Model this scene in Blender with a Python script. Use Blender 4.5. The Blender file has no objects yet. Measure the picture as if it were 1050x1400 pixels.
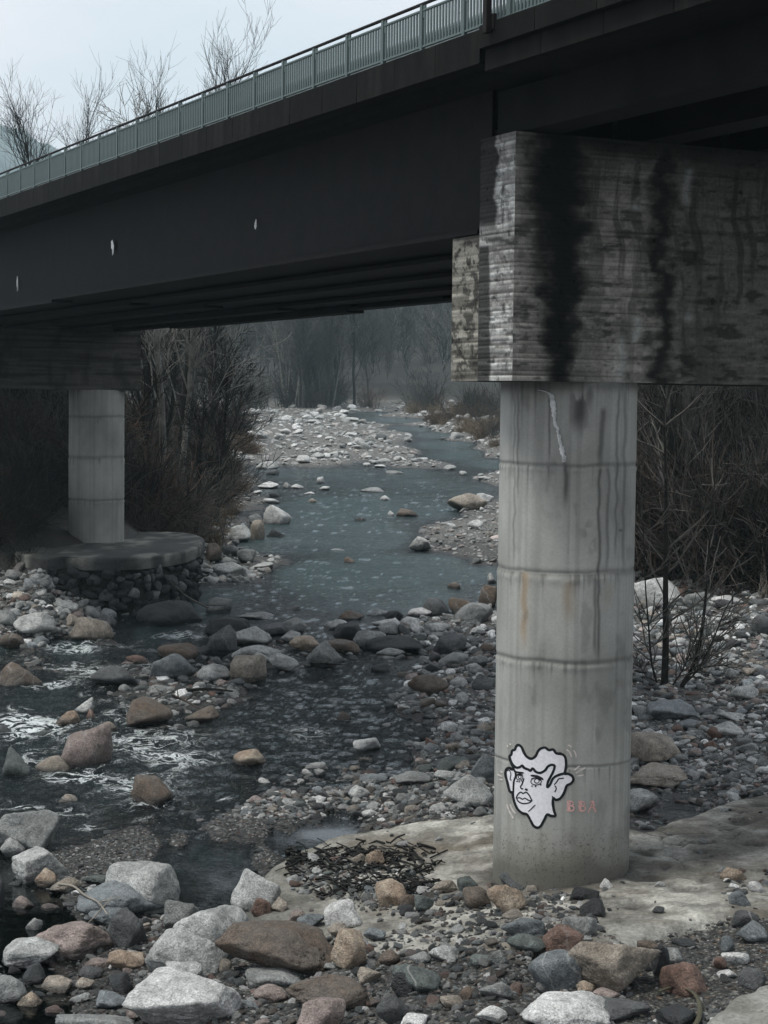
import bpy, bmesh, math, random
import numpy as np
from mathutils import Matrix, Vector
C = bpy.context.scene.collection
SC = bpy.context.scene

# ------------------------------------------------------------------ camera, world, sun, exposure
F = 2600.0; PITCH = math.atan(150/2600); ROLL = 0.0115; CZ = 7.7
cam = bpy.data.objects.new('camera', bpy.data.cameras.new('camera')); C.objects.link(cam)
cam.data.sensor_fit = 'VERTICAL'; cam.data.sensor_height = 36; cam.data.lens = 36*F/1400
cam.data.clip_start = 0.5; cam.data.clip_end = 9000
MR = Matrix.Rotation(math.pi/2-PITCH, 3, 'X') @ Matrix.Rotation(ROLL, 3, 'Z')
cam.matrix_world = Matrix.Translation((0, 0, CZ)) @ MR.to_4x4()
SC.camera = cam
SC.view_settings.view_transform = 'Standard'; SC.view_settings.look = 'None'
SC.view_settings.exposure = 0.34; SC.view_settings.gamma = 1.0; SC.view_settings.use_curve_mapping = False
SC.cycles.max_bounces = 8; SC.cycles.diffuse_bounces = 3; SC.cycles.glossy_bounces = 3
SC.cycles.transparent_max_bounces = 12; SC.cycles.volume_bounces = 0; SC.cycles.caustics_reflective = False
SC.cycles.use_denoising = True
SUN_EL, SUN_AZ = math.radians(66), math.radians(-112)      # azimuth from +Y, clockwise positive: the sun is to the left and a little behind
wd = bpy.data.worlds.new('World'); SC.world = wd; wd.use_nodes = True
N = wd.node_tree.nodes; L = wd.node_tree.links; N.clear()
wo = N.new('ShaderNodeOutputWorld'); bg = N.new('ShaderNodeBackground'); bg.inputs[1].default_value = 0.1
sk = N.new('ShaderNodeTexSky'); sk.sky_type = 'NISHITA'; sk.sun_disc = False
sk.sun_elevation = SUN_EL; sk.sun_rotation = SUN_AZ; sk.dust_density = 3
tc = N.new('ShaderNodeTexCoord'); mp = N.new('ShaderNodeMapping'); mp.inputs['Scale'].default_value = (1, 1, 2.4)
ns = N.new('ShaderNodeTexNoise'); ns.inputs['Scale'].default_value = 2.2; ns.inputs['Detail'].default_value = 6; ns.inputs['Roughness'].default_value = 0.5
cr = N.new('ShaderNodeValToRGB'); cr.color_ramp.elements[0].position = .40; cr.color_ramp.elements[0].color = (.53, .60, .66, 1)
cr.color_ramp.elements[1].position = .60; cr.color_ramp.elements[1].color = (.73, .705, .745, 1)
sep = N.new('ShaderNodeSeparateXYZ'); mr = N.new('ShaderNodeMapRange')     # an overcast sky is brighter overhead than at the horizon
mr.inputs[1].default_value = 0.0; mr.inputs[2].default_value = 1.0; mr.inputs[3].default_value = 10.5; mr.inputs[4].default_value = 15.0
vm = N.new('ShaderNodeVectorMath'); vm.operation = 'SCALE'
mx = N.new('ShaderNodeMixRGB'); mx.inputs[0].default_value = 0.93
L.new(tc.outputs['Generated'], mp.inputs[0]); L.new(mp.outputs[0], ns.inputs['Vector']); L.new(ns.outputs[0], cr.inputs[0])
L.new(tc.outputs['Generated'], sep.inputs[0]); L.new(sep.outputs[2], mr.inputs[0])
L.new(cr.outputs[0], vm.inputs[0]); L.new(mr.outputs[0], vm.inputs[3])
L.new(sk.outputs[0], mx.inputs[1]); L.new(vm.outputs[0], mx.inputs[2]); L.new(mx.outputs[0], bg.inputs[0]); L.new(bg.outputs[0], wo.inputs[0])
sl = bpy.data.lights.new('sun', 'SUN'); sl.energy = 2.2; sl.angle = math.radians(16); sl.color = (1, .985, .92)
so = bpy.data.objects.new('sun', sl); C.objects.link(so)
sd = Vector((math.sin(SUN_AZ)*math.cos(SUN_EL), math.cos(SUN_AZ)*math.cos(SUN_EL), math.sin(SUN_EL)))
so.rotation_euler = sd.to_track_quat('Z', 'Y').to_euler(); so.location = sd*60

# ------------------------------------------------------------------ small helpers
MN = np.array(MR)
def ray(px, py):
    q = np.stack([(np.asarray(px, float)-525)/F, -(np.asarray(py, float)-700)/F, -np.ones_like(np.asarray(px, float))], -1)
    return q @ MN.T
def proj(P):
    q = (np.asarray(P, float)-np.array([0, 0, CZ])) @ MN
    return 525-F*q[..., 0]/q[..., 2], 700+F*q[..., 1]/q[..., 2]
def atz(px, py, z):
    w = ray(px, py); return w*((z-CZ)/w[..., 2])[..., None]+np.array([0, 0, CZ])
def sstep(a, b, x):
    t = np.clip((x-a)/(b-a), 0, 1); return t*t*(3-2*t)
def _h(i, j, k, s):
    n = (i*374761393+j*668265263+k*2147483647+s*1274126177) & 0xffffffff
    n = ((n ^ (n >> 13))*1274126177) & 0xffffffff
    n = ((n ^ (n >> 16))*2246822519) & 0xffffffff
    return ((n ^ (n >> 15)) & 0xffff)/65535.0
def vnoise(x, y, z=0, s=0):
    x, y, z = np.broadcast_arrays(np.asarray(x, float), np.asarray(y, float), np.asarray(z, float))
    i = np.floor(x).astype(np.int64); j = np.floor(y).astype(np.int64); k = np.floor(z).astype(np.int64)
    u = x-i; v = y-j; w = z-k; u = u*u*(3-2*u); v = v*v*(3-2*v); w = w*w*(3-2*w)
    r = 0
    for a in (0, 1):
        for b in (0, 1):
            for c in (0, 1):
                r = r+_h(i+a, j+b, k+c, s)*(u if a else 1-u)*(v if b else 1-v)*(w if c else 1-w)
    return r*2-1
def fbm(x, y, z=0, o=4, s=0, g=.5):
    r = 0; a = 1; t = 0; f = 1
    for q in range(o):
        r = r+a*vnoise(x*f, y*f, np.asarray(z)*f, s+q); t += a; a *= g; f *= 2.03
    return r/t
def mesh(name, v, f, m=None, smooth=True):
    me = bpy.data.meshes.new(name)
    v = np.asarray(v, np.float32).reshape(-1, 3)
    if isinstance(f, np.ndarray):
        k = f.shape[1]; f = f.astype(np.int32)
        me.vertices.add(len(v)); me.vertices.foreach_set('co', v.ravel())
        me.loops.add(f.size); me.loops.foreach_set('vertex_index', f.ravel())
        me.polygons.add(len(f)); me.polygons.foreach_set('loop_start', np.arange(len(f), dtype=np.int32)*k)
        me.update(calc_edges=True); me.validate()
    else:
        me.from_pydata(v.tolist(), [], f)
    if smooth: me.shade_smooth()
    else: me.shade_flat()
    if m: me.materials.append(m)
    return me
def ob(name, me, parent=None, loc=None, rot=None, **kw):
    o = bpy.data.objects.new(name, me); C.objects.link(o)
    if parent: o.parent = parent
    if loc is not None: o.location = loc
    if rot is not None: o.rotation_euler = rot
    for k, x in kw.items(): o[k] = x
    return o
def thing(name, label, cat, loc=(0, 0, 0), group=None, me=None):
    o = ob(name, me, None, loc, label=label, category=cat)
    if group: o['group'] = group
    return o
def setcol(me, col, name='Col'):
    a = me.attributes.new(name, 'FLOAT_COLOR', 'POINT')
    c = np.ones((len(me.vertices), 4), np.float32); c[:, :3] = col; a.data.foreach_set('color', c.ravel())
def setflt(me, val, name):
    a = me.attributes.new(name, 'FLOAT', 'POINT'); a.data.foreach_set('value', np.asarray(val, np.float32))
def boxes(bs):
    """list of (x0,x1,y0,y1,z0,z1) -> verts, faces"""
    V = []; Fc = []
    for x0, x1, y0, y1, z0, z1 in bs:
        n = len(V)
        V += [(x0, y0, z0), (x1, y0, z0), (x1, y1, z0), (x0, y1, z0), (x0, y0, z1), (x1, y0, z1), (x1, y1, z1), (x0, y1, z1)]
        Fc += [tuple(n+i for i in q) for q in ((3, 2, 1, 0), (4, 5, 6, 7), (0, 1, 5, 4), (1, 2, 6, 5), (2, 3, 7, 6), (3, 0, 4, 7))]
    return V, Fc
def bevelled(name, bs, m, bev=.01, seg=1):
    me = mesh(name, *boxes(bs), m, smooth=False)
    bm = bmesh.new(); bm.from_mesh(me)
    bmesh.ops.bevel(bm, geom=bm.edges[:], offset=bev, segments=seg, affect='EDGES'); bm.to_mesh(me); bm.free()
    return me
def tubes(lines, sides=3, cap=False):
    """lines: list of (pts, radii); one tube each"""
    V = []; Q = []; n = 0
    for p, r in lines:
        p = np.asarray(p, float); r = np.asarray(r, float); k = len(p)
        d = np.gradient(p, axis=0); d /= np.linalg.norm(d, axis=1)[:, None]+1e-9
        ref = np.array([0, 0, 1.]) if abs(d[0][2]) < .8 else np.array([1., 0, 0])
        a = np.cross(d, ref); a /= np.linalg.norm(a, axis=1)[:, None]+1e-9; b = np.cross(d, a)
        th = np.arange(sides)*2*np.pi/sides
        ring = p[:, None]+r[:, None, None]*(a[:, None]*np.cos(th)[None, :, None]+b[:, None]*np.sin(th)[None, :, None])
        V.append(ring.reshape(-1, 3))
        i = np.arange(k-1)[:, None]*sides; j = np.arange(sides)[None]; jn = (j+1) % sides
        Q.append((np.stack([i+j, i+jn, i+sides+jn, i+sides+j], -1)+n).reshape(-1, 4)); n += k*sides
    return np.concatenate(V), np.concatenate(Q)

# ------------------------------------------------------------------ materials
def nt(name):
    m = bpy.data.materials.new(name); m.use_nodes = True; t = m.node_tree; t.nodes.clear()
    o = t.nodes.new('ShaderNodeOutputMaterial'); b = t.nodes.new('ShaderNodeBsdfPrincipled'); t.links.new(b.outputs[0], o.inputs[0])
    return m, t, b, o
def nd(t, kind, ins=None, **kw):
    n = t.nodes.new(kind)
    for k, x in kw.items(): setattr(n, k, x)
    for k, x in (ins or {}).items():
        if isinstance(x, bpy.types.NodeSocket): t.links.new(x, n.inputs[k])
        else: n.inputs[k].default_value = x
    return n
def ramp(t, fac, stops):
    n = nd(t, 'ShaderNodeValToRGB', {0: fac}); e = n.color_ramp.elements
    while len(e) < len(stops): e.new(.5)
    for q, (p, c) in zip(e, stops): q.position = p; q.color = (c, c, c, 1) if isinstance(c, (int, float)) else (*c, 1)
    return n.outputs[0]
def mix(t, fac, a, b, mode='MIX'):
    n = nd(t, 'ShaderNodeMixRGB', blend_type=mode)
    for k, x in ((0, fac), (1, a), (2, b)):
        if isinstance(x, bpy.types.NodeSocket): t.links.new(x, n.inputs[k])
        elif k and isinstance(x, tuple): n.inputs[k].default_value = (*x, 1)
        elif k: n.inputs[k].default_value = (x, x, x, 1)
        else: n.inputs[k].default_value = x
    return n.outputs[0]
def noise(t, co, sc, det=5, rough=.55, dist=0):
    return nd(t, 'ShaderNodeTexNoise', {'Vector': co, 'Scale': sc, 'Detail': det, 'Roughness': rough, 'Distortion': dist}).outputs[0]
def bump(t, b, h, s, d):
    n = nd(t, 'ShaderNodeBump', {'Height': h, 'Strength': s, 'Distance': d}); t.links.new(n.outputs[0], b.inputs['Normal']); return n
def simple(name, c, rough=.8, metal=0, nz=.25, sc=6, bmp=.3, bd=.01):
    m, t, b, o = nt(name); co = nd(t, 'ShaderNodeTexCoord').outputs['Object']
    b.inputs['Specular IOR Level'].default_value = .15 if max(c) < .03 else .5; n1 = noise(t, co, sc, 6, .6); lo = tuple(x*(1-nz) for x in c); hi = tuple(min(1, x*(1+nz)) for x in c)
    t.links.new(ramp(t, n1, [(.3, lo), (.7, hi)]), b.inputs['Base Color'])
    b.inputs['Roughness'].default_value = rough; b.inputs['Metallic'].default_value = metal
    bump(t, b, noise(t, co, sc*5, 4), bmp, bd); return m
def vcol_mat(name, rough=.85, sc=30, bmp=.5, bd=.006, var=.3, speck=.35, spec=.5):
    """base colour painted on the vertices, plus fine grain, pits and relief"""
    m, t, b, o = nt(name); co = nd(t, 'ShaderNodeTexCoord').outputs['Object']
    a = nd(t, 'ShaderNodeAttribute', attribute_name='Col').outputs[0]
    n1 = noise(t, co, sc, 6, .65); n2 = noise(t, co, sc*.13, 4)
    c = mix(t, 1, a, ramp(t, n1, [(.25, 1-var), (.75, 1+var*.6)]), 'MULTIPLY')
    c = mix(t, 1, c, ramp(t, n2, [(.3, 1-var*.4), (.7, 1.05)]), 'MULTIPLY')
    vo = nd(t, 'ShaderNodeTexVoronoi', {'Vector': co, 'Scale': sc*1.2}).outputs[0]
    pit = ramp(t, vo, [(.06, 1-speck), (.16, 1.0)])
    c = mix(t, 1, c, pit, 'MULTIPLY')
    t.links.new(c, b.inputs['Base Color']); b.inputs['Roughness'].default_value = rough; b.inputs['Specular IOR Level'].default_value = spec
    h = nd(t, 'ShaderNodeMath', {0: n1, 1: pit}, operation='ADD').outputs[0]
    bump(t, b, h, bmp, bd); return m
ROCKC = {'W': (.56, .56, .54), 'P': (.39, .40, .38), 'G': (.22, .23, .22), 'D': (.085, .09, .092), 'K': (.032, .036, .038), 'B': (.115, .09, .068),
         'T': (.30, .25, .19), 'R': (.17, .09, .06), 'O': (.26, .175, .105), 'N': (.27, .20, .175), 'U': (.16, .185, .195), 'V': (.10, .125, .115)}
def rock_mat(name, c=None, alt=None, instancer=False):
    if c: g_ = sum(c)/3; c = tuple(g_+(x-g_)*.68 for x in c); g_ = sum(alt)/3; alt = tuple(g_+(x-g_)*.8 for x in alt)
    m, t, b, o = nt(name); tcn = nd(t, 'ShaderNodeTexCoord'); oi = nd(t, 'ShaderNodeObjectInfo')
    off = nd(t, 'ShaderNodeVectorMath', {0: tcn.outputs['Object'], 1: nd(t, 'ShaderNodeVectorMath', {0: oi.outputs['Random'], 3: 37.0}, operation='SCALE').outputs[0]}, operation='ADD').outputs[0]
    if instancer:
        base = nd(t, 'ShaderNodeAttribute', attribute_name='tint', attribute_type='INSTANCER').outputs[0]; s = .12
        base2 = mix(t, 1, base, .55, 'MULTIPLY')
    else: base, base2, s = c, alt, 1.0
    if instancer: s = 1.6/1.0
    n1 = noise(t, off, 1.6*s, 6, .6, .6); n2 = noise(t, off, 9*s, 5, .7); n3 = noise(t, off, 38*s, 3, .7)
    col = mix(t, ramp(t, n1, [(.42, 0.), (.62, 1.)]), base, base2)
    col = mix(t, 1, col, ramp(t, n2, [(.25, .45), (.5, 1.), (.75, 1.4)]), 'MULTIPLY')
    col = mix(t, 1, col, ramp(t, n3, [(.3, .55), (.5, 1.), (.68, 1.5)]), 'MULTIPLY')
    wv = nd(t, 'ShaderNodeTexWave', {'Vector': off, 'Scale': .9*s, 'Distortion': 9, 'Detail': 4, 'Detail Scale': 1.2}).outputs[0]
    wv2 = ramp(t, wv, [(.97, 0.), (1., 1.)])
    vf = nd(t, 'ShaderNodeMath', {0: wv2, 1: nd(t, 'ShaderNodeMapRange', {0: oi.outputs['Random'], 1: .72, 2: .95, 3: 0., 4: .4}).outputs[0]}, operation='MULTIPLY').outputs[0]
    col = mix(t, vf, col, (.42, .42, .40))
    if not instancer:
        wet = nd(t, 'ShaderNodeAttribute', attribute_name='wet').outputs['Fac']
        col = mix(t, 1, col, ramp(t, wet, [(0., 1.), (1., .34)]), 'MULTIPLY')
        t.links.new(ramp(t, wet, [(0., .82), (1., .22)]), b.inputs['Roughness'])
    else: b.inputs['Roughness'].default_value = .68
    t.links.new(col, b.inputs['Base Color'])
    h = mix(t, .45, n2, n3); bump(t, b, h, 1., .07 if not instancer else .04); return m
ROCKM = {k: rock_mat('stone_'+k.lower(), c, tuple(x*.62 for x in c)) for k, c in ROCKC.items()}
ROCKM['O'] = rock_mat('stone_orange_mottled', ROCKC['O'], (.40, .33, .24))
ROCKM['B'] = rock_mat('stone_brown', ROCKC['B'], (.11, .075, .05))
ROCKM['N'] = rock_mat('stone_pinkish', ROCKC['N'], (.17, .13, .11))
PEBM = rock_mat('pebble', instancer=True)

# ------------------------------------------------------------------ river bed and banks
def W(y):      # water level along the river (metres); small drop at the boulder dam, then a long slope upstream
    return np.interp(y, [0, 33, 55, 62, 100, 130, 180, 250, 330, 500, 3000], [0, 0, .25, .6, .65, 1.6, 3.0, 4.9, 7.0, 9, 12])
CP = [(0, 900, -.35), (100, 900, -.3), (200, 875, -.25), (50, 970, -.35), (0, 1000, -.3), (150, 1010, -.25), (60, 1040, -.3), (0, 1100, -.25), (150, 1100, -.3), (90, 1140, -.2),
 (230, 1050, -.25), (300, 1090, -.2), (330, 1000, -.22), (250, 1000, -.1), (400, 960, -.2), (500, 940, -.2), (400, 1040, -.2), (480, 1000, -.18), (560, 1000, -.08), (540, 1050, -.1), (440, 1070, -.06),
 (240, 955, .05), (300, 945, .04), (200, 960, .02), (290, 900, -.02), (350, 895, 0), (430, 890, 0), (500, 880, 0), (560, 870, .05), (620, 860, .12), (560, 905, -.05), (600, 915, .12), (500, 915, -.12),
 (640, 900, .25), (640, 950, .3), (590, 960, .12), (640, 1000, .4), (600, 1030, .28), (660, 1060, .5), (580, 1070, .3), (530, 1085, .22), (500, 1100, .12), (620, 1100, .55),
 (100, 1172, .07), (150, 1166, .08), (200, 1157, .09), (250, 1147, .09), (300, 1135, .09), (350, 1122, .09), (400, 1108, .1), (330, 1150, .04), (450, 1092, .1), (360, 1165, .08), (400, 1130, .05),
 (270, 1195, -.4), (320, 1200, -.4), (240, 1200, -.3), (330, 1235, -.15), (410, 1148, -.1), (460, 1128, -.1), (495, 1118, -.06), (385, 1162, -.08),
 (30, 1225, -.05), (20, 1270, -.12), (70, 1262, -.1), (110, 1235, .04), (60, 1345, 0), (60, 1395, -.08), (130, 1360, .02), (150, 1395, .02), (180, 1260, .1), (230, 1300, .1), (250, 1390, .1), (320, 1380, .25), (340, 1290, .2),
 (420, 1290, .35), (500, 1300, .5), (600, 1260, .7), (690, 1260, .88), (770, 1285, .85), (600, 1350, .6), (480, 1390, .4), (700, 1390, .65), (850, 1340, .75), (950, 1300, .85), (1040, 1250, .92), (1040, 1390, .85), (920, 1390, .7),
 (767, 1180, .6), (900, 1200, .6), (1000, 1150, .6), (600, 1150, .5), (520, 1190, .3), (430, 1215, .2),
 (885, 1096, .0), (930, 1098, -.05), (975, 1085, .0), (1000, 1050, .35), (950, 1030, .35), (900, 1000, .4), (950, 950, .5), (1040, 1000, .5), (1040, 900, .9), (900, 880, .9), (880, 850, 1.0), (960, 830, 1.2), (1040, 810, 1.5),
 (880, 800, 1.4), (1150, 900, 1.2), (1200, 1100, 1.0), (760, 700, .6), (760, 785, .2), (760, 850, .8), (720, 900, .6), (760, 1000, .6),
 (0, 742, 2.0), (50, 765, 1.75), (30, 800, 1.1), (90, 828, .55), (0, 850, .5), (140, 862, .08), (20, 884, .02), (170, 870, -.1), (250, 850, -.3), (300, 860, -.1), (-100, 770, 1.5), (-100, 860, .7), (-100, 950, .3), (-100, 1100, 0), (-100, 1300, .1),
 (290, 820, -.2), (200, 830, -.2), (280, 790, .05), (300, 770, -.1), (290, 745, .5), (270, 715, .9), (310, 735, .2), (240, 720, 1.4), (150, 722, 2.2), (60, 725, 2.3), (0, 728, 2.4), (200, 690, 2.4), (100, 680, 3), (0, 690, 3), 
 (250, 660, 1.8), (290, 665, .6), (300, 640, .5), (310, 615, .5), (325, 590, .6), (335, 565, .6), (200, 640, 3.4), (0, 640, 4.2), (100, 610, 5), (250, 600, 3.2), (290, 580, 2.5),  
 (340, 700, -.02), (350, 760, -.6), (450, 810, -.6), (550, 800, -.5), (400, 740, -.5), (500, 750, -.5), (600, 780, -.4), (640, 795, -.35), (670, 790, -.25), (665, 815, -.15), (600, 825, -.25), (640, 825, -.05), (560, 830, -.2), (480, 835, -.2), (610, 747, .04), (650, 752, .15), (665, 768, .05), (645, 735, .25), (660, 715, .3), (655, 698, .08), (600, 705, -.25), (500, 700, -.3), (420, 700, -.3),
 (370, 672, -.08), (420, 660, -.15), (500, 660, -.15), (580, 665, -.2), (640, 670, -.15), (560, 650, -.2), (500, 640, -.05), (440, 630, .15), (400, 622, .2), (360, 600, .35), (450, 600, .4), (520, 615, .2), (590, 632, .08), (640, 645, -.05), (560, 632, .12), (400, 570, .4), (480, 580, .35), (530, 592, .2),
 (345, 645, -.1), (380, 652, -.2), (440, 652, -.2), (480, 650, -.2), (570, 590, -.35), (600, 600, -.4), (620, 614, -.4), (650, 624, -.35), (675, 640, -.3), (480, 562, -.4), (440, 556, -.4), (510, 568, -.4), (540, 577, -.4), (620, 630, -.25), (600, 578, .5), (640, 590, .6), (680, 612, .5), (720, 640, .8), (700, 585, 2), (640, 568, 1.8), (560, 563, .6), (500, 556, .7), (450, 551, .9), (390, 551, .5)]
_Zs = np.exp(np.linspace(math.log(17), math.log(420), 260))
def march(px, py, surf, h=0.0):
    """first point where each pixel's ray drops below surf(x, y)+h"""
    px = np.atleast_1d(np.asarray(px, float)); py = np.atleast_1d(np.asarray(py, float))
    if len(px) > 2500:
        q = [march(px[i:i+2500], py[i:i+2500], surf) for i in range(0, len(px), 2500)]; return np.concatenate([a for a, b in q]), np.concatenate([b for a, b in q])
    w = ray(px, py)
    w = w/w[:, 1:2]; X = w[:, 0:1]*_Zs; Zz = CZ+w[:, 2:3]*_Zs
    S = surf(X, np.broadcast_to(_Zs, X.shape))+np.asarray(h)
    below = Zz <= S; i = np.argmax(below, axis=1); ok = below.any(axis=1); i = np.clip(i, 1, None); r = np.arange(len(px))
    a = Zz[r, i-1]-S[r, i-1]; b = Zz[r, i]-S[r, i]; t = np.clip(a/(a-b+1e-9), 0, 1); Y = _Zs[i-1]+t*(_Zs[i]-_Zs[i-1])
    return np.stack([w[:, 0]*Y, Y, CZ+w[:, 2]*Y], 1), ok
_c = np.array(CP); _P, _ = march(_c[:, 0], _c[:, 1], lambda x, y: W(y), _c[:, 2:3])
# further points given as (px, distance, height above water)
CZP = np.array([(880, 64, 1.9), (960, 64, 2.1), (1040, 63, 2.3), (1200, 62, 2.4), (900, 72, 4.2), (1040, 70, 4.6), (1200, 70, 5), (880, 84, 6.5), (960, 85, 7.2), (1040, 85, 8), (1200, 82, 8.5), (760, 78, 1.5), (760, 95, 2.5), (0, 96, 6.2), (-100, 74, 2.4), (-100, 84, 4), (-100, 100, 6), (-150, 60, 1.2)])
_A = np.concatenate([_P[:, 0]/_P[:, 1]*F+525, CZP[:, 0]]); _T = np.log(np.concatenate([_P[:, 1], CZP[:, 1]])); _Hc = np.concatenate([_c[:, 2], CZP[:, 2]])
def bedh_full(x, y):
    x, y = np.broadcast_arrays(np.asarray(x, float), np.asarray(y, float)); sh = x.shape; x = x.ravel(); y = y.ravel()
    a = np.clip(x/y*F+525, -160, 1260); t = np.log(y); out = np.empty(len(x))
    for i in range(0, len(x), 40000):
        d = ((a[i:i+40000, None]-_A)/48)**2+((t[i:i+40000, None]-_T)/.055)**2
        w = 1/(d+.08)**2; out[i:i+40000] = (w*_Hc).sum(1)/w.sum(1)
    return out.reshape(sh)
_ga = np.linspace(-160, 1260, 474); _gt = np.linspace(math.log(13), math.log(1600), 500)
_gA, _gT = np.meshgrid(_ga, _gt); _GH = bedh_full((_gA-525)/F*np.exp(_gT), np.exp(_gT))
def bedh(x, y):
    """height of the ground above the local water level (tabulated)"""
    a = np.clip(np.asarray(x, float)/y*F+525, -160, 1260); t = np.clip(np.log(y), _gt[0], _gt[-1])
    u = (a-_ga[0])/(_ga[1]-_ga[0]); v = (t-_gt[0])/(_gt[1]-_gt[0]); u, v = np.broadcast_arrays(u, v)
    i = np.clip(u.astype(int), 0, 472); j = np.clip(v.astype(int), 0, 498); u = u-i; v = v-j
    return (_GH[j, i]*(1-u)+_GH[j, i+1]*u)*(1-v)+(_GH[j+1, i]*(1-u)+_GH[j+1, i+1]*u)*v
def ground(x, y):
    h = bedh(x, y); a = x/y*F+525
    side = sstep(200, -500, a)*sstep(70, 140, y)*14+sstep(760, 1400, a)*sstep(60, 130, y)*16
    far = sstep(300, 700, y)*48
    return W(y)+h+side+far+fbm(x*.9, y*.9, 0, 3, 5)*.05*np.clip(1+h*1.5, .3, 4)
# foundation slab under the near column: worn concrete, outline as (px, py, top z)
SLAB = [(326, 1240, .12), (342, 1202, .18), (395, 1168, .25), (465, 1140, .4), (530, 1122, .58), (600, 1112, .72), (700, 1106, .86), (800, 1112, .9), (870, 1128, .92), (920, 1113, .95), (985, 1092, 1.0), (1060, 1074, 1.05), (1160, 1066, 1.1),
        (1230, 1150, 1.1), (1230, 1270, 1.0), (1050, 1252, .98), (950, 1256, .95), (860, 1292, .95), (800, 1300, .93), (700, 1290, .9), (560, 1300, .6), (480, 1296, .48), (400, 1278, .3), (345, 1268, .15)]
_s = np.array(SLAB); SP = atz(_s[:, 0], _s[:, 1], _s[:, 2])
def poly_dist(x, y, P):
    """signed distance to a closed polygon, positive inside"""
    ins = np.zeros(x.shape, bool); dm = np.full(x.shape, 1e9); n = len(P)
    for i in range(n):
        x0, y0 = P[i][:2]; x1, y1 = P[(i+1) % n][:2]
        ins ^= ((y0 > y) != (y1 > y)) & (x < (x1-x0)*(y-y0)/((y1-y0) or 1e-9)+x0)
        dx, dy = x1-x0, y1-y0; t = np.clip(((x-x0)*dx+(y-y0)*dy)/(dx*dx+dy*dy), 0, 1)
        dm = np.minimum(dm, np.hypot(x-x0-t*dx, y-y0-t*dy))
    return np.where(ins, dm, -dm)
def slab_top(x, y):
    w = 1/(((x[..., None]-SP[:, 0])**2+(y[..., None]-SP[:, 1])**2)+.5)**1.5
    return (w*SP[:, 2]).sum(-1)/w.sum(-1)
def slab_z(x, y):
    x, y = np.broadcast_arrays(np.asarray(x, float), np.asarray(y, float))
    d = poly_dist(x, y, SP)+fbm(x*.8, y*.8, 0, 3, 9)*.22
    z = slab_top(x, y)+fbm(x*.6, y*.6, 0, 4, 3)*.05
    e = np.clip(d/.35, 0, 1)
    return np.where(d > 0, z-.35*(1-np.sqrt(1-(1-e)**2)), -9.)
_sx = np.linspace(-16, 26, 420); _sy = np.linspace(17, 46, 300); _SA, _SB = np.meshgrid(_sx, _sy); _SZ = slab_z(_SA, _SB)
def slab_q(x, y):
    """tabulated slab height, for placing things on it"""
    x, y = np.broadcast_arrays(np.asarray(x, float), np.asarray(y, float)); i = np.round((x+16)/.100239).astype(int); j = np.round((y-17)/.09699).astype(int)
    ok = (i >= 0) & (i < 420) & (j >= 0) & (j < 300); return np.where(ok, _SZ[np.clip(j, 0, 299), np.clip(i, 0, 419)], -9.)
def surf(x, y): q = slab_q(x, y); return np.maximum(np.where(q > -5, q, ground(x, y)), W(y))
def surf_dry(x, y): q = slab_q(x, y); return np.where(q > -5, q, ground(x, y))

def polar_grid(px0, px1, nx, y0, y1, ny):
    a = np.linspace(px0, px1, nx); Y = np.exp(np.linspace(math.log(y0), math.log(y1), ny))
    A, Yg = np.meshgrid(a, Y); return (A-525)/F*Yg, Yg
def gridfaces(nx, ny):
    i = np.arange(ny-1)[:, None]*nx+np.arange(nx-1)[None]
    return np.stack([i, i+1, i+nx+1, i+nx], -1).reshape(-1, 4)
# near and middle ground
m, t, b, o = nt('river_gravel'); co = nd(t, 'ShaderNodeTexCoord').outputs['Object']
vo = nd(t, 'ShaderNodeTexVoronoi', {'Vector': co, 'Scale': 15, 'Randomness': 1}); v2 = nd(t, 'ShaderNodeTexVoronoi', {'Vector': co, 'Scale': 4.5})
cl = nd(t, 'ShaderNodeSeparateColor', {0: vo.outputs['Color']}).outputs[0]
c1 = ramp(t, cl, [(0., (.02, .02, .019)), (.35, (.05, .049, .046)), (.7, (.10, .098, .092)), (.92, (.28, .28, .265)), (1., (.19, .12, .07))])
c1 = mix(t, 1, c1, ramp(t, vo.outputs[0], [(.0, 1.25), (.55, .35)]), 'MULTIPLY')
at = nd(t, 'ShaderNodeAttribute', attribute_name='Col'); c2 = mix(t, 1, c1, at.outputs[0], 'MULTIPLY')
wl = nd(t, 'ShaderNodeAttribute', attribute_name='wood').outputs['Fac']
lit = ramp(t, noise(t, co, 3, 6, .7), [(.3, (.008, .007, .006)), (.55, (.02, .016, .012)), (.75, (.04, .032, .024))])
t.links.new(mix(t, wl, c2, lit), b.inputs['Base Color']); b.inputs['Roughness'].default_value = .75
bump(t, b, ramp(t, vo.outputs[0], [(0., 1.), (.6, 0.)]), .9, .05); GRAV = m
X, Y = polar_grid(-900, 1950, 620, 14, 1500, 560)
Zg = ground(X, Y); hh = Zg-W(Y)
# dig the ground away a little below the slab so that the two never meet flush
sd_ = slab_z(X, Y); Zg = np.where(sd_ > -5, np.minimum(Zg, sd_-.12), Zg)
me = mesh('riverbed', np.stack([X, Y, Zg], -1), gridfaces(620, 560), GRAV)
pxg, pyg = proj(np.stack([X, Y, Zg], -1)); pxg = pxg.ravel()
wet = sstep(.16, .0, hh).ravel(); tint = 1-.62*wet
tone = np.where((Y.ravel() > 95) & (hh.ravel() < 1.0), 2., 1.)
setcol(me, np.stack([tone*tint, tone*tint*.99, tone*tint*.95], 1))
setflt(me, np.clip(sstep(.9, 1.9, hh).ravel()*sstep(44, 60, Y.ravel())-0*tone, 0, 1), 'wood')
ob('ground', me, kind='structure')
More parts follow.
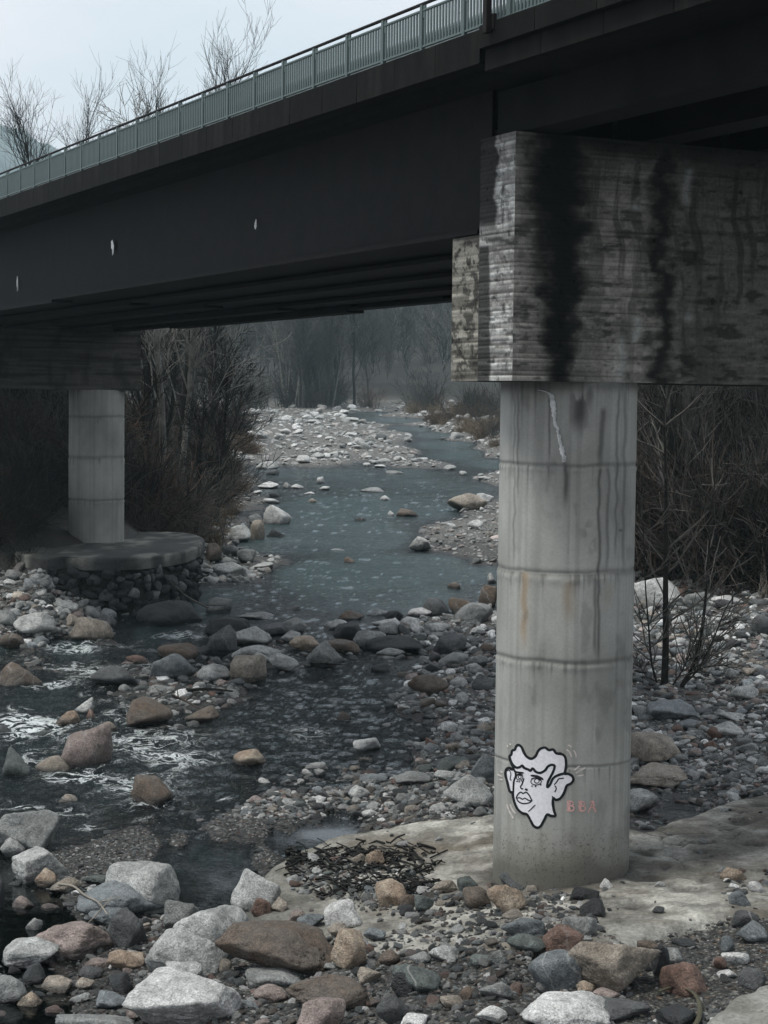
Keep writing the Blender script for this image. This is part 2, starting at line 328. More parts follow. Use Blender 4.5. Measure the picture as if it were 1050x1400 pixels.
# the ground goes on under and behind the viewpoint
v, f = boxes([(-900, 1500, -250, 14.3, -2.2, -1.2)]); ob('ground', mesh('ground_behind', v, f, GRAV, False), kind='structure')

# ------------------------------------------------------------------ water
def water_mat():
    m, t, b, o = nt('river_water'); t.nodes.remove(b)
    co = nd(t, 'ShaderNodeTexCoord').outputs['Object']
    cs = nd(t, 'ShaderNodeMapping', {0: co}); cs.inputs['Scale'].default_value = (.5, 1.35, 1.); cs = cs.outputs[0]; n1 = noise(t, cs, 2.6, 6, .65, 1.0); n2 = noise(t, cs, 12, 4, .65, .5)
    ch = nd(t, 'ShaderNodeAttribute', attribute_name='chop').outputs['Fac']
    st = nd(t, 'ShaderNodeMapRange', {0: ch, 1: 0., 2: 1., 3: .02, 4: 1.}).outputs[0]
    h = mix(t, .4, n1, n2)
    b0 = nd(t, 'ShaderNodeBump', {'Height': noise(t, cs, .8, 4, .55, .4), 'Strength': st, 'Distance': .5})
    bm_ = nd(t, 'ShaderNodeBump', {'Height': h, 'Strength': st, 'Distance': .24, 'Normal': b0.outputs[0]})
    fr = nd(t, 'ShaderNodeFresnel', {'IOR': 1.33, 'Normal': bm_.outputs[0]})
    gl = nd(t, 'ShaderNodeBsdfGlossy', {'Color': (.86, .9, .92, 1), 'Roughness': .035, 'Normal': bm_.outputs[0]})
    tr = nd(t, 'ShaderNodeBsdfTransparent', {'Color': (.22, .27, .25, 1)})
    murk = nd(t, 'ShaderNodeBsdfDiffuse', {'Color': (.026, .044, .045, 1)})
    dp = nd(t, 'ShaderNodeAttribute', attribute_name='depth').outputs['Fac']
    body = nd(t, 'ShaderNodeMixShader', {0: dp, 1: tr.outputs[0], 2: murk.outputs[0]})
    ms = nd(t, 'ShaderNodeMixShader', {0: fr.outputs[0], 1: body.outputs[0], 2: gl.outputs[0]})
    fo = nd(t, 'ShaderNodeAttribute', attribute_name='foam').outputs['Fac']
    fn = noise(t, co, 1.5, 7, .62, 1.2); f2 = noise(t, co, 20, 4, .7, 1.)
    ab = nd(t, 'ShaderNodeMath', {0: nd(t, 'ShaderNodeMath', {0: fn, 1: .5}, operation='SUBTRACT').outputs[0]}, operation='ABSOLUTE').outputs[0]
    li = nd(t, 'ShaderNodeMapRange', {0: ab, 1: 0., 2: .085, 3: 1., 4: 0.}).outputs[0]
    v1 = nd(t, 'ShaderNodeMath', {0: li, 1: fo}, operation='MULTIPLY').outputs[0]
    v1 = nd(t, 'ShaderNodeMath', {0: v1, 1: f2}, operation='MULTIPLY').outputs[0]
    fm = ramp(t, v1, [(.06, 0.), (.19, .9)])
    fd = nd(t, 'ShaderNodeBsdfDiffuse', {'Color': (.62, .66, .66, 1)})
    m2 = nd(t, 'ShaderNodeMixShader', {0: fm, 1: ms.outputs[0], 2: fd.outputs[0]}); t.links.new(m2.outputs[0], o.inputs[0])
    return m
WATER = water_mat()
# white water: (px, py, half width px, half height px, strength)
FOAM = [(35, 985, 55, 9, .6), (60, 1000, 40, 6, .4), (135, 882, 38, 7, .5), (100, 890, 25, 4, .4), (75, 938, 45, 5, .38), (248, 868, 38, 7, .45), (270, 856, 16, 4, .5), (30, 968, 30, 4, .35), (65, 884, 20, 3, .3),
        (145, 1063, 48, 8, .45), (165, 1075, 24, 7, .4), (30, 1102, 45, 5, .45), (75, 1112, 28, 6, .35), (125, 1132, 22, 4, .3), (240, 1034, 32, 5, .4), (305, 1092, 14, 3, .4), (200, 1122, 20, 3, .25), (85, 1068, 25, 4, .3),
        (420, 1000, 110, 18, .12), (330, 960, 60, 12, .14), (180, 1010, 90, 14, .16), (200, 1100, 100, 16, .14), (300, 1040, 60, 10, .14), (470, 940, 80, 14, .12), (648, 846, 30, 5, .3), (530, 954, 20, 3, .3), (60, 920, 80, 10, .18),
        (560, 838, 60, 4, .25), (480, 700, 110, 6, .13), (470, 670, 80, 5, .18), (560, 660, 70, 5, .2), (640, 600, 30, 4, .25), (660, 625, 25, 4, .2), (600, 655, 50, 4, .18), (400, 690, 40, 5, .18), (250, 890, 60, 8, .15)]
CHOP = [(150, 1000, 260, 150, 1.), (420, 990, 190, 90, .62), (130, 900, 160, 40, .8), (300, 1110, 120, 25, .3), (450, 680, 190, 50, .5), (470, 780, 160, 40, .4), (620, 620, 80, 50, .45), (440, 1140, 90, 18, -.6), (290, 1200, 70, 60, -.45), (60, 1290, 160, 130, -1.)]
X, Y = polar_grid(-320, 1180, 640, 18, 420, 720)
Z0 = W(Y); px, py = proj(np.stack([X, Y, Z0], -1))
foam = np.zeros_like(X); chop = np.full_like(X, .42)
for a, b_, c, d, e in FOAM: foam += .6*e*np.exp(-((px-a)/(c*1.15))**2-((py-b_)/d)**2)
for a, b_, c, d, e in CHOP: chop += e*np.exp(-((px-a)/c)**2-((py-b_)/d)**2)
rap = np.exp(-((px-110)/190)**4-((py-1005)/135)**4); foam += rap*(.14+.35*np.clip(fbm(X*1.1, Y*.55, 0, 4, 63, .6), -.3, 1)); foam += .1*np.exp(-((px-430)/130)**2-((py-985)/60)**2)*(1+2*fbm(X*1.3, Y*.6, 0, 3, 64))
chop = np.clip(chop, 0.02, 1)
depth = (sstep(.02, .3, -bedh(X, Y)+fbm(X*.5, Y*.5, 0, 3, 9)*.08)*.9*sstep(50, 62, Y)+sstep(.1, .4, -bedh(X, Y))*.25*sstep(62, 50, Y))
rp = fbm(X*1.6+fbm(X*.7, Y*.7, 0, 2, 31)*1.5, Y*1.1, 0, 4, 21)
Zw = Z0+rp*.11*chop*sstep(420, 60, Y)+fbm(X*5, Y*4, 0, 3, 28)*.035*chop
Zw += np.clip(foam, 0, 1)*.05*fbm(X*4, Y*4, 0, 3, 77)
near_slab = slab_z(X, Y)
me = mesh('water_surface', np.stack([X, Y, Zw], -1), gridfaces(640, 720), WATER)
setflt(me, foam.ravel(), 'foam'); setflt(me, chop.ravel(), 'chop'); setflt(me, depth.ravel(), 'depth')
ob('water', me, kind='structure')

# ------------------------------------------------------------------ hills and haze
HILLM = simple('hillside', (.10, .115, .115), .95, nz=.5, sc=.02)  # lightened blue-grey tone: part of the haze is painted into the hill
def ridge(name, pts, y0, dy, seed):
    pts = np.array(pts, float); xs = np.interp(np.linspace(0, 1, 160), np.linspace(0, 1, len(pts)), pts[:, 0]); zs = np.interp(xs, pts[:, 0], pts[:, 1])
    V = []
    for k in range(24):
        q = k/23; z = zs*np.sin(min(1, q*1.25)*np.pi/2)*(1 if q < .8 else 1-(q-.8)*2); y = y0+dy*q
        V.append(np.stack([xs, y+0*xs, z+fbm(xs*.02, y*.02, 0, 5, seed)*zs*.10], 1))
    ob(name, mesh(name, np.array(V), gridfaces(160, 24), HILLM), kind='structure')
ridge('hill', [(-1500, 330), (-700, 320), (-560, 275), (-480, 262), (-420, 262), (-360, 268), (-320, 240), (-200, 165), (0, 120), (300, 90), (700, 120)], 1560, 420, 4)
bm = bmesh.new(); bmesh.ops.create_cube(bm, size=1)
hz = bpy.data.meshes.new('haze'); bm.to_mesh(hz); bm.free()
m = bpy.data.materials.new('haze'); m.use_nodes = True; t = m.node_tree; t.nodes.clear(); o = t.nodes.new('ShaderNodeOutputMaterial')
pv = nd(t, 'ShaderNodeVolumePrincipled', {'Color': (.68, .93, 1., 1), 'Density': .00025, 'Anisotropy': 0.}); t.links.new(pv.outputs[0], o.inputs['Volume'])
hz.materials.append(m); hzo = ob('haze', hz, None, (0, 900, 180), kind='stuff'); hzo.scale = (3600, 2400, 370)

# ------------------------------------------------------------------ bridge frame: U along the bridge (away, to the left), V across
BA = math.atan2(.89925, -.43743)                     # heading of U
def uv(u, v, z=0.): return (-.43743*u+.89925*v, .89925*u+.43743*v, z)
def UVroot(name, label, cat, group=None): 
    o = thing(name, label, cat, group=group); o.rotation_euler = (0, 0, BA); return o
# local frame of UVroot: x = U, y = -V  (so v -> -y)
def ubox(u0, u1, v0, v1, z0, z1): return (u0, u1, -v1, -v0, z0, z1)
def conc_board(name, rough=.9): return vcol_mat(name, rough, 22, .8, .015, .34, .45, .25)
CAPM = conc_board('board_marked_concrete'); COLM = vcol_mat('smooth_cast_concrete', .8, 26, .35, .005, .13, .3)
SLABM = vcol_mat('worn_concrete', .85, 17, 1., .035, .5, .5)
DARKC = simple('shade_darkened_concrete', (.007, .007, .0066), .9, nz=.55, sc=1.6)  # near-black tone: the deep shade under the bridge is put into the colour
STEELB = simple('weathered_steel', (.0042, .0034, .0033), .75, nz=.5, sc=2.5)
GREEN = simple('green_painted_steel', (.075, .105, .102), .6, nz=.14, sc=5)
WHITEM = simple('white_torn_plastic', (.75, .75, .72), .6, nz=.1)
POLEM = simple('rusty_and_shaded_steel', (.012, .009, .009), .7, nz=.4)
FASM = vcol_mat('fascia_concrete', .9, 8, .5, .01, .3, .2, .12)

def board_face(P0, eu, ez, wu, hz_, nrm, colf, name, parent, step=.018, board=.06, seed=1, disp=.013):
    """a board-marked concrete face as a fine relief grid; P0 corner, eu/ez unit axes"""
    nu = max(4, int(wu/step)); nz_ = max(4, int(hz_/step)); a, c = np.meshgrid(np.linspace(0, wu, nu), np.linspace(0, hz_, nz_))
    P = np.array(P0)+a[..., None]*np.array(eu)+c[..., None]*np.array(ez)
    q = P@np.array(eu); k = np.floor(P[..., 2]/board+.2*fbm(q*.3, 0, 0, 2, seed)); fr = P[..., 2]/board-k
    prot = (_h(k.astype(np.int64), np.floor(q/1.7+k*.37).astype(np.int64), np.zeros_like(k, dtype=np.int64), seed)-.5)
    edge = np.exp(-((fr-.03)/.10)**2)
    gr = fbm(q*1.2, P[..., 2]*26, seed, 3, 3); ch = np.clip(fbm(q*9, P[..., 2]*14, seed, 3, 8)-.38, 0, 1)*2.2
    d = prot*disp-edge*.014+gr*.006-ch*.035
    bd = np.clip(np.minimum(np.minimum(a, wu-a)/.03, np.minimum(c, hz_-c)/.03), 0, 1)
    P = P+np.array(nrm)*(d*bd)[..., None]
    V = P.reshape(-1, 3)
    me = mesh(name, V, gridfaces(nu, nz_), CAPM)
    col = colf(P, prot, edge, gr, ch); setcol(me, col.reshape(-1, 3))
    # flip if needed
    if np.dot(np.cross(eu, ez), nrm) < 0: me.flip_normals()
    o = ob(name, me, parent); return o

def mixc(a, b, f): f = np.asarray(f)[..., None]; return np.asarray(a)*(1-f)+np.asarray(b)*f
def S(px, c, w, e=1.): return np.exp(-np.abs((px-c)/w)**(2*e))
def capcol_front(P, prot, edge, gr, ch):
    px, py = proj(P); kb = np.floor(P[..., 2]/.06); wob = fbm(py*.02, px*.01, 0, 3, 44)*14+fbm(py*.045, px*.03, 0, 5, 45, .6)*22+vnoise(kb*1.7, px*.03, 0, 46)*3
    x = px+wob; low = sstep(183, 523, py)
    base = mixc((.21, .20, .175), (.50, .48, .43), np.clip(.5+prot*.55+gr*.4+fbm(px*.03, py*.03, 0, 4, 99)*.5, 0, 1))
    base = mixc(base, (.08, .08, .07), sstep(905, 945, x)*.72)
    # black run-off bands; the fade along the top is painted shade under the span
    c = 768-2*low; w = 60-34*low
    k = S(x, c, w, 2.0)*1.0
    k = np.maximum(k, S(x, 906, 20, 1.4)*.96)
    k = np.maximum(k, sstep(330, 180, py)*S(x, 830, 34, 1.)*.85)
    k = np.maximum(k, S(x, 795, 22, 1.)*.55*sstep(400, 520, py)); k = np.maximum(k, .72*sstep(-.02, .4, fbm(px*.035, py*.10, 0, 6, 6, .6))); k = np.maximum(k, .6*sstep(.0, .4, fbm(px*.14, py*.012, 0, 4, 16))*sstep(420, 183, py)); k = np.maximum(k, .3*sstep(.2, .6, vnoise(px*.08, kb*1.3, 0, 26)))
    k = np.maximum(k, sstep(275, 190, py+wob*.6)*.95*sstep(700, 735, x)); k = np.maximum(k, .75*sstep(.02, .35, fbm(px*.11+fbm(py*.02, 0, 0, 2, 3), py*.006, 0, 5, 36))*sstep(715, 740, px)*(1-.5*low))
    base = mixc(base, (.008, .009, .008), np.clip(k, 0, 1))
    wh = S(px+fbm(py*.05, 0, 0, 2, 71)*6, 872, 7)*sstep(.1, .5, fbm(py*.035, px*.02, 0, 3, 12))+S(px+fbm(py*.05, 0, 0, 2, 72)*5, 941, 6)*sstep(.05, .5, fbm(py*.03, px*.02, 3, 3, 13))+S(px+fbm(py*.06, 0, 0, 2, 73)*8, 848, 7)*sstep(450, 470, py)*.8
    base = mixc(base, (.48, .49, .46), np.clip(wh, 0, 1)*.8)
    return base*(1-edge*.38)[..., None]*(1-np.clip(ch, 0, 1)*.6)[..., None]
def capcol_end(P, prot, edge, gr, ch):
    px, py = proj(P); wob = fbm(py*.06, px*.05, 0, 4, 54)*7
    base = mixc((.30, .29, .27), (.62, .62, .59), np.clip(.5+prot*.9+gr*.7, 0, 1))
    st = sstep(.0, .22, fbm(px*.16, py*.11, 0, 6, 61, .62)); k = st*.5+.35*sstep(.05, .35, fbm(px*.25, py*.02, 0, 4, 62)); kb = np.floor(P[..., 2]/.06); k = np.maximum(k, .5*sstep(.1, .5, vnoise(px*.1, kb*1.3, 0, 27))); k = np.maximum(k, sstep(672, 668, px+wob*.4)*.9*sstep(330, 340, py))
    up = sstep(330, 300, py)
    k = np.maximum(k, up*sstep(683, 676, px+wob)*.97); k = np.maximum(k, sstep(205, 180, py)*.6)
    k = np.maximum(k, S(py+wob, 329, 6)*.92*sstep(660, 668, px)); k = np.maximum(k, S(py, 345, 14)*.5*sstep(.0, .3, fbm(px*.2, py*.1, 0, 2, 5)))
    return mixc(base, (.012, .012, .011), np.clip(k, 0, 1))*(1-edge*.35)[..., None]*(1-np.clip(ch, 0, 1)*.5)[..., None]
def capcol_ledge(P, prot, edge, gr, ch):
    px, py = proj(P); wob = fbm(py*.06, px*.05, 0, 4, 84)*6
    base = mixc((.17, .16, .135), (.38, .36, .31), np.clip(.5+prot*.9+gr*.7, 0, 1))
    k = sstep(-.08, .25, fbm(px*.2, py*.12, 0, 6, 91, .62)+.25*vnoise(px*.15, py*.02, 0, 92))*.8; k = np.maximum(k, sstep(336, 326, py)*.7); k = np.maximum(k, S(px+wob, 664, 7, 2)*.98); k = np.maximum(k, sstep(490, 515, py)*.45)
    return mixc(base, (.012, .012, .01), np.clip(k, 0, 1))*(1-edge*.4)[..., None]*(1-np.clip(ch, 0, 1)*.5)[..., None]
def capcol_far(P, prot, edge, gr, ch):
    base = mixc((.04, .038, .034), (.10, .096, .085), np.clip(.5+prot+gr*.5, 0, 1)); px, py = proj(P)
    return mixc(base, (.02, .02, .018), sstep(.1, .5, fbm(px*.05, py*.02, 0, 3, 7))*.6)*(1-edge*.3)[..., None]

RC = 1.0
def column(parent, cu, cv, z0, z1, seams, name, paint=None, na=240, nz_=460, lean=0.0):
    c = np.array(uv(cu, cv)); zz = np.linspace(z0, z1, nz_); th = np.linspace(0, 2*np.pi, na, endpoint=False); T, Zz = np.meshgrid(th, zz)
    r = np.full_like(T, RC)+fbm(np.cos(T)*1.2, np.sin(T)*1.2, Zz*.5, 3, 3)*.006
    sc_ = np.zeros_like(T)
    for i, (zs, w) in enumerate(seams):
        zc = zs+fbm(np.cos(T)*2, np.sin(T)*2, i*7, 3, 5)*.03
        r += -.014*np.exp(-((Zz-zc)/w)**2)+.012*np.exp(-((Zz-zc+w*2.0)/(w*1.4))**2)*(.5+fbm(np.cos(T)*9, np.sin(T)*9, Zz*4, 3, 8))*(.15 if i == 3 else 1)
        r += .008*(i == 1)*(Zz < zc); sc_ = np.maximum(sc_, np.exp(-((Zz-zc)/(w*1.2))**2))
    for a0, za, zb in ((-1.22, z0, z0+3.1), (-1.22-2.09, z0, z1), (-1.22+2.09, z0, z1), (-1.62, z0+5.0, z1)):
        d = np.abs(np.angle(np.exp(1j*(T-a0)))); r -= .006*np.exp(-(d/.010)**2)*(Zz > za)*(Zz < zb)
    r += (Zz < z0+.12)*.0
    X = c[0]+r*np.cos(T); Yy = c[1]+r*np.sin(T); P = np.stack([X, Yy, Zz], -1)
    i = np.arange(nz_-1)[:, None]*na; j = np.arange(na)[None]; jn = (j+1) % na
    Fq = np.stack([i+j, i+jn, i+na+jn, i+na+j], -1).reshape(-1, 4)
    me = mesh(name, P, Fq, COLM)
    base = mixc((.29, .29, .265), (.41, .41, .38), np.clip(.5+fbm(np.cos(T)*1.5, np.sin(T)*1.5, Zz*.8, 4, 13)*1.2, 0, 1))
    drip = np.zeros_like(T)
    for zs, w in list(seams)+[(z1, .1)]:          # thin dark runs below each joint
        ln = (vnoise(np.cos(T)*42, np.sin(T)*42, zs*3.1, 17)*.5+.5)**2*(1.25 if zs >= z1 else .75)
        amt = sstep(.15, .75, vnoise(np.cos(T)*30, np.sin(T)*30, zs*1.7, 19))
        drip = np.maximum(drip, amt*sstep(0, .02, zs-Zz)*np.clip(1-(zs-Zz)/(ln+.05), 0, 1))
    base = mixc(base, (.075, .075, .068), np.clip(drip*.75, 0, 1)); base = mixc(base, (.10, .10, .09), sc_*.5)
    rb = .5+.5*vnoise(np.cos(T)*16, np.sin(T)*16, Zz*.12, 23); base = base*(1-.16*sstep(.5, .8, rb))[..., None]
    if paint: base = paint(P, base, T, Zz)
    setcol(me, base.reshape(-1, 3)); return ob(name, me, parent)
def paint_near(P, base, T, Zz):
    px, py = proj(P); vis = P[..., 1] < 28.4
    def strip(x0, y0, x1, y1, w, e=1.2):
        xx = x0+(x1-x0)*np.clip((py-y0)/(y1-y0), 0, 1)+fbm(py*.05, 0, x0, 2, 4)*2
        return S(px, xx, w, e)*sstep(y0-6, y0+4, py)*sstep(y1+14, y1-24, py)*vis
    base = mixc(base, (.30, .20, .10), strip(718, 784, 716, 880, 5)*.62); base = mixc(base, (.28, .20, .115), strip(777, 796, 777, 850, 8)*.5)
    base = mixc(base, (.33, .30, .22), strip(832, 800, 830, 830, 7)*.4)
    k = strip(793, 526, 792, 590, 12)*.9*sstep(-.3, .25, fbm(px*.12, py*.03, 0, 3, 41)); k = np.maximum(k, strip(808, 526, 804, 560, 7)*.7); k = np.maximum(k, strip(824, 560, 820, 640, 4)*.7); k = np.maximum(k, strip(773, 636, 774, 690, 3.5)*.8)
    k = np.maximum(k, strip(820, 640, 818, 905, 2.2)*.75); k = np.maximum(k, strip(815, 790, 814, 900, 2.6)*.6); k = np.maximum(k, strip(832, 640, 830, 780, 2)*.5); k = np.maximum(k, strip(845, 530, 842, 760, 2)*.55); k = np.maximum(k, strip(855, 530, 852, 780, 2.5)*.5)
    k = np.maximum(k, strip(751, 545, 751, 634, 1.5)*.7); k = np.maximum(k, strip(709, 530, 709, 680, 1.6)*.55); k = np.maximum(k, strip(703, 530, 703, 770, 1.3)*.45); k = np.maximum(k, S(py, 527, 10)*.6*vis)
    k = np.maximum(k, S(px, 849, 4)*S(py, 725, 2)*.8); k = np.maximum(k, strip(790, 690, 812, 760, 10)*.35*sstep(.0, .4, fbm(px*.15, py*.07, 0, 3, 47)))
    k = np.maximum(k, sstep(.25, .6, fbm(px*.05, py*.02, 0, 4, 51))*.28)
    base = mixc(base, (.045, .046, .042), np.clip(k, 0, 1))
    base = mixc(base, (.16, .15, .12), sstep(1125, 1185, py+fbm(px*.05, py*.05, 0, 3, 5)*20)*.75)
    base = mixc(base, (.10, .095, .08), sstep(1168, 1190, py+fbm(px*.05, 3, 0, 3, 6)*14)*.7)
    po = sstep(.52, .7, vnoise(T*60, Zz*60, 0, 8))*sstep(1110, 1160, py); return mixc(base, (.06, .06, .05), po*.7)
def pier(name, label, cu, zb1, zb2, far):
    R = thing(name, label, 'bridge pier')
    u0, u1 = cu-1.0, cu+1.0; v0, v1 = 13.14, 22.24; ZB, ZL, ZT = 8.02, 10.12, 11.45
    E = np.array; eU = E(uv(1, 0)); eV = E(uv(0, 1)); eZ = E((0, 0, 1.)); s = .012
    cap_ = thing_part('pier_cap', R)
    v, f = boxes([(0, 0, 0, 0, 0, 0)]); bs = []
    # solid core, faces added as relief sheets 12 mm proud of it
    core = [(u0+.13, cu+.02, v0+.05, v1-.02, ZB+.02, ZT-.02), (cu+.02, u1-.02, v0+.15, v1-.02, ZB+.02, ZL-.02)]
    V = []; Fc = []
    for a in core:
        n = len(V)
        for (uu, vv, z) in [(a[0], a[2], a[4]), (a[1], a[2], a[4]), (a[1], a[3], a[4]), (a[0], a[3], a[4]), (a[0], a[2], a[5]), (a[1], a[2], a[5]), (a[1], a[3], a[5]), (a[0], a[3], a[5])]: V.append(uv(uu, vv, z))
        Fc += [tuple(n+i for i in q) for q in ((3, 2, 1, 0), (4, 5, 6, 7), (0, 1, 5, 4), (1, 2, 6, 5), (2, 3, 7, 6), (3, 0, 4, 7))]
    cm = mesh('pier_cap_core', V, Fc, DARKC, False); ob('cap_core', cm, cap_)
    st = .05 if far else .016; bd = .06
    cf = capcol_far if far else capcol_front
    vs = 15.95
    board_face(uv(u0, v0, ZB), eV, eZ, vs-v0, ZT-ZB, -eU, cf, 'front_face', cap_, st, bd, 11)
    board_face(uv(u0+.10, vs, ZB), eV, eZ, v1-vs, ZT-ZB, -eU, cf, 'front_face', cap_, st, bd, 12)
    V = [uv(u0, vs, ZB), uv(u0+.1, vs, ZB), uv(u0+.1, vs, ZT), uv(u0, vs, ZT)]; me = mesh('pilaster_return', V, [(0, 1, 2, 3)], DARKC, False); ob('pilaster_return', me, cap_)
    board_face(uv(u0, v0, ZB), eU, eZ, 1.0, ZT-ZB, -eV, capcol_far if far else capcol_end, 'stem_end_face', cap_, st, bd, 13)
    board_face(uv(cu+.16, v0+.10, ZB), eU, eZ, u1-cu-.16, ZL-ZB, -eV, capcol_far if far else capcol_ledge, 'ledge_end_face', cap_, st, bd, 14)
    for (a, b_, z) in ((uv(cu, v0), uv(cu, v0+.16), ZT),): 
        me = mesh('groove', [(*a[:2], ZB), (*b_[:2], ZB), (*b_[:2], z), (*a[:2], z)], [(0, 1, 2, 3)], DARKC, False); ob('groove_side', me, cap_)
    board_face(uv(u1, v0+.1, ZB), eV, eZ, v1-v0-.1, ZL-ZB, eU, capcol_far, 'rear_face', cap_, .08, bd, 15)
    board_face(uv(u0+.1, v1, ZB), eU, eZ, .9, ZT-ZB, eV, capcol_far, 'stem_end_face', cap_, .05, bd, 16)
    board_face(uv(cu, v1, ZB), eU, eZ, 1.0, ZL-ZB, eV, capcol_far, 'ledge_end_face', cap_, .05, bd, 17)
    V = []; Fc = []
    def quad(*q): n = len(V); V.extend(q); Fc.append((n, n+1, n+2, n+3))
    quad(uv(u0, v0, ZB), uv(u0, vs, ZB), uv(cu, vs, ZB), uv(cu, v0, ZB)); quad(uv(u0+.1, vs, ZB), uv(u0+.1, v1, ZB), uv(cu, v1, ZB), uv(cu, vs, ZB)); quad(uv(cu, v0+.1, ZB), uv(cu, v1, ZB), uv(u1, v1, ZB), uv(u1, v0+.1, ZB))
    quad(uv(u0, v0, ZT), uv(cu, v0, ZT), uv(cu, v1, ZT), uv(u0, v1, ZT)); quad(uv(cu, v0+.1, ZL), uv(u1, v0+.1, ZL), uv(u1, v1, ZL), uv(cu, v1, ZL)); quad(uv(cu, v0, ZL), uv(cu, v1, ZL), uv(cu, v1, ZT), uv(cu, v0, ZT))
    ob('cap_soffit', mesh('cap_soffit', V, Fc, DARKC, False), cap_)
    return R
def thing_part(name, parent):
    o = bpy.data.objects.new(name, None); C.objects.link(o); o.parent = parent; return o
zz = lambda y, Z=27.05, x=768: float((CZ+ray(x, y)[2]/ray(x, y)[1]*Z))
P1 = pier('bridge_pier', 'nearest grey concrete bridge pier with white painted face on its round column', 24.0, .9, .9, False)
SEAMS = [(zz(636), .028), (zz(784), .045), (zz(905), .035), (zz(1049), .02)]
colA = column(P1, 24.0, 14.67, .55, 8.03, SEAMS, 'column', paint_near, 420, 520)
column(P1, 24.0, 20.87, .4, 8.03, SEAMS, 'column', None, 90, 160)
P2 = pier('bridge_pier', 'far concrete bridge pier standing on a stone plinth at the left bank', 66.9, 2.5, 2.5, True)
zf = lambda y: float(CZ+ray(132, y)[2]/ray(132, y)[1]*68.3)
SE2 = [(zf(570), .05), (zf(626), .06), (zf(684), .04)]
def paint_far(P, base, T, Zz): return base*.86
column(P2, 66.9, 20.87, 2.45, 8.03, SE2, 'column', paint_far, 160, 240)
column(P2, 66.9, 14.67, 2.45, 8.03, SE2, 'column', paint_far, 60, 100)

# foundation slab
x0, x1, y0, y1 = SP[:, 0].min()-.3, SP[:, 0].max()+.3, SP[:, 1].min()-.3, SP[:, 1].max()+.3
nx, ny = int((x1-x0)/.035), int((y1-y0)/.035); X, Y = np.meshgrid(np.linspace(x0, x1, nx), np.linspace(y0, y1, ny))
dd = poly_dist(X, Y, SP)+fbm(X*.8, Y*.8, 0, 3, 9)*.22; Zs_ = slab_z(X, Y)
PX, PY = proj(np.stack([X, Y, np.maximum(Zs_, 0)], -1))
HOLES = [(935, 1214, 23, 5, .09), (958, 1162, 11, 4, .06), (884, 1198, 26, 6, .08), (908, 1183, 11, 4, .05), (880, 1163, 18, 5, .04), (870, 1235, 22, 5, .05), (1010, 1122, 24, 5, .06), (885, 1132, 16, 4, .06), (1030, 1152, 20, 4, .08), (1040, 1100, 20, 3, .04)]
hol = np.zeros_like(X)
for a, b_, c, d, e in HOLES:
    q = ((PX-a)/c)**2+((PY-b_)/d)**2+fbm(X*3, Y*3, 0, 2, 3)*.4; hol = np.maximum(hol, np.exp(-q**2)); Zs_ = Zs_-e*np.exp(-q**2)*(Zs_ > -5)
rel = fbm(X*7, Y*7, 0, 4, 31); crk = np.abs(fbm(X*.55+3, Y*.55, 0, 4, 61)); crack = np.exp(-(crk/.010)**2)*(PX > 860)+.7*np.exp(-(np.abs(fbm(X*.9, Y*.9, 9, 4, 66))/.008)**2)*(fbm(X*.4, Y*.4, 2, 2, 8) > .05)
Zs_ = Zs_+rel*.02-crack*.03-sstep(.1, .5, fbm(X*2.2, Y*2.2, 0, 4, 38))*.03
keep = (dd > .0); idx = -np.ones(X.size, int); Fq = gridfaces(nx, ny); fk = keep.ravel()[Fq].any(1); Fq = Fq[fk]
Zs_ = np.where(dd > .0, Zs_, -.3); ui = np.unique(Fq); idx[ui] = np.arange(len(ui)); V = np.stack([X, Y, Zs_], -1).reshape(-1, 3)[ui]
me = mesh('foundation_slab', V, idx[Fq], SLABM)
c = mixc((.19, .18, .155), (.46, .45, .405), np.clip(.5+fbm(X*1.2, Y*1.2, 0, 6, 71, .65)*2., 0, 1))
c = mixc(c, (.15, .13, .10), np.clip(sstep(.05, .4, fbm(X*.8, Y*1.6, 0, 4, 81))*.75+S(PX, 640, 120)*S(PY, 1170, 40)*.3, 0, 1))
c = mixc(c, (.40, .40, .37), sstep(1250, 1275, PY)*sstep(800, 860, PX)*.6+sstep(1122, 1108, PY)*S(PX, 620, 80)*.6)
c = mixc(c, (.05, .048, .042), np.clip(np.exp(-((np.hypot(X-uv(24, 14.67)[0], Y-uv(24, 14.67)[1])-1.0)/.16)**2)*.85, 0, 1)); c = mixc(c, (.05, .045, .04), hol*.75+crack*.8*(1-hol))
c = mixc(c, (.09, .08, .065), sstep(.1, .45, fbm(X*1.8, Y*3.5, 7, 4, 83))*S(PX, 940, 120)*S(PY, 1165, 50)*.5)
c = c*(1+.45*fbm(X*6, Y*6, 0, 4, 171, .7))[..., None]; c = mixc(c, (.07, .062, .05), sstep(.12, .4, fbm(X*1.6, Y*2.6, 4, 5, 183, .6))*.6); c = mixc(c, (.16, .155, .13), sstep(520, 420, PX)*.65); c = mixc(c, (.06, .06, .05), sstep(.30, .05, Zs_)*.8)
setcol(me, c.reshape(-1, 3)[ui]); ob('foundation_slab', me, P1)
# slab lies partly over pebble-filled hollows: exposed aggregate stones are part of the pebble mass

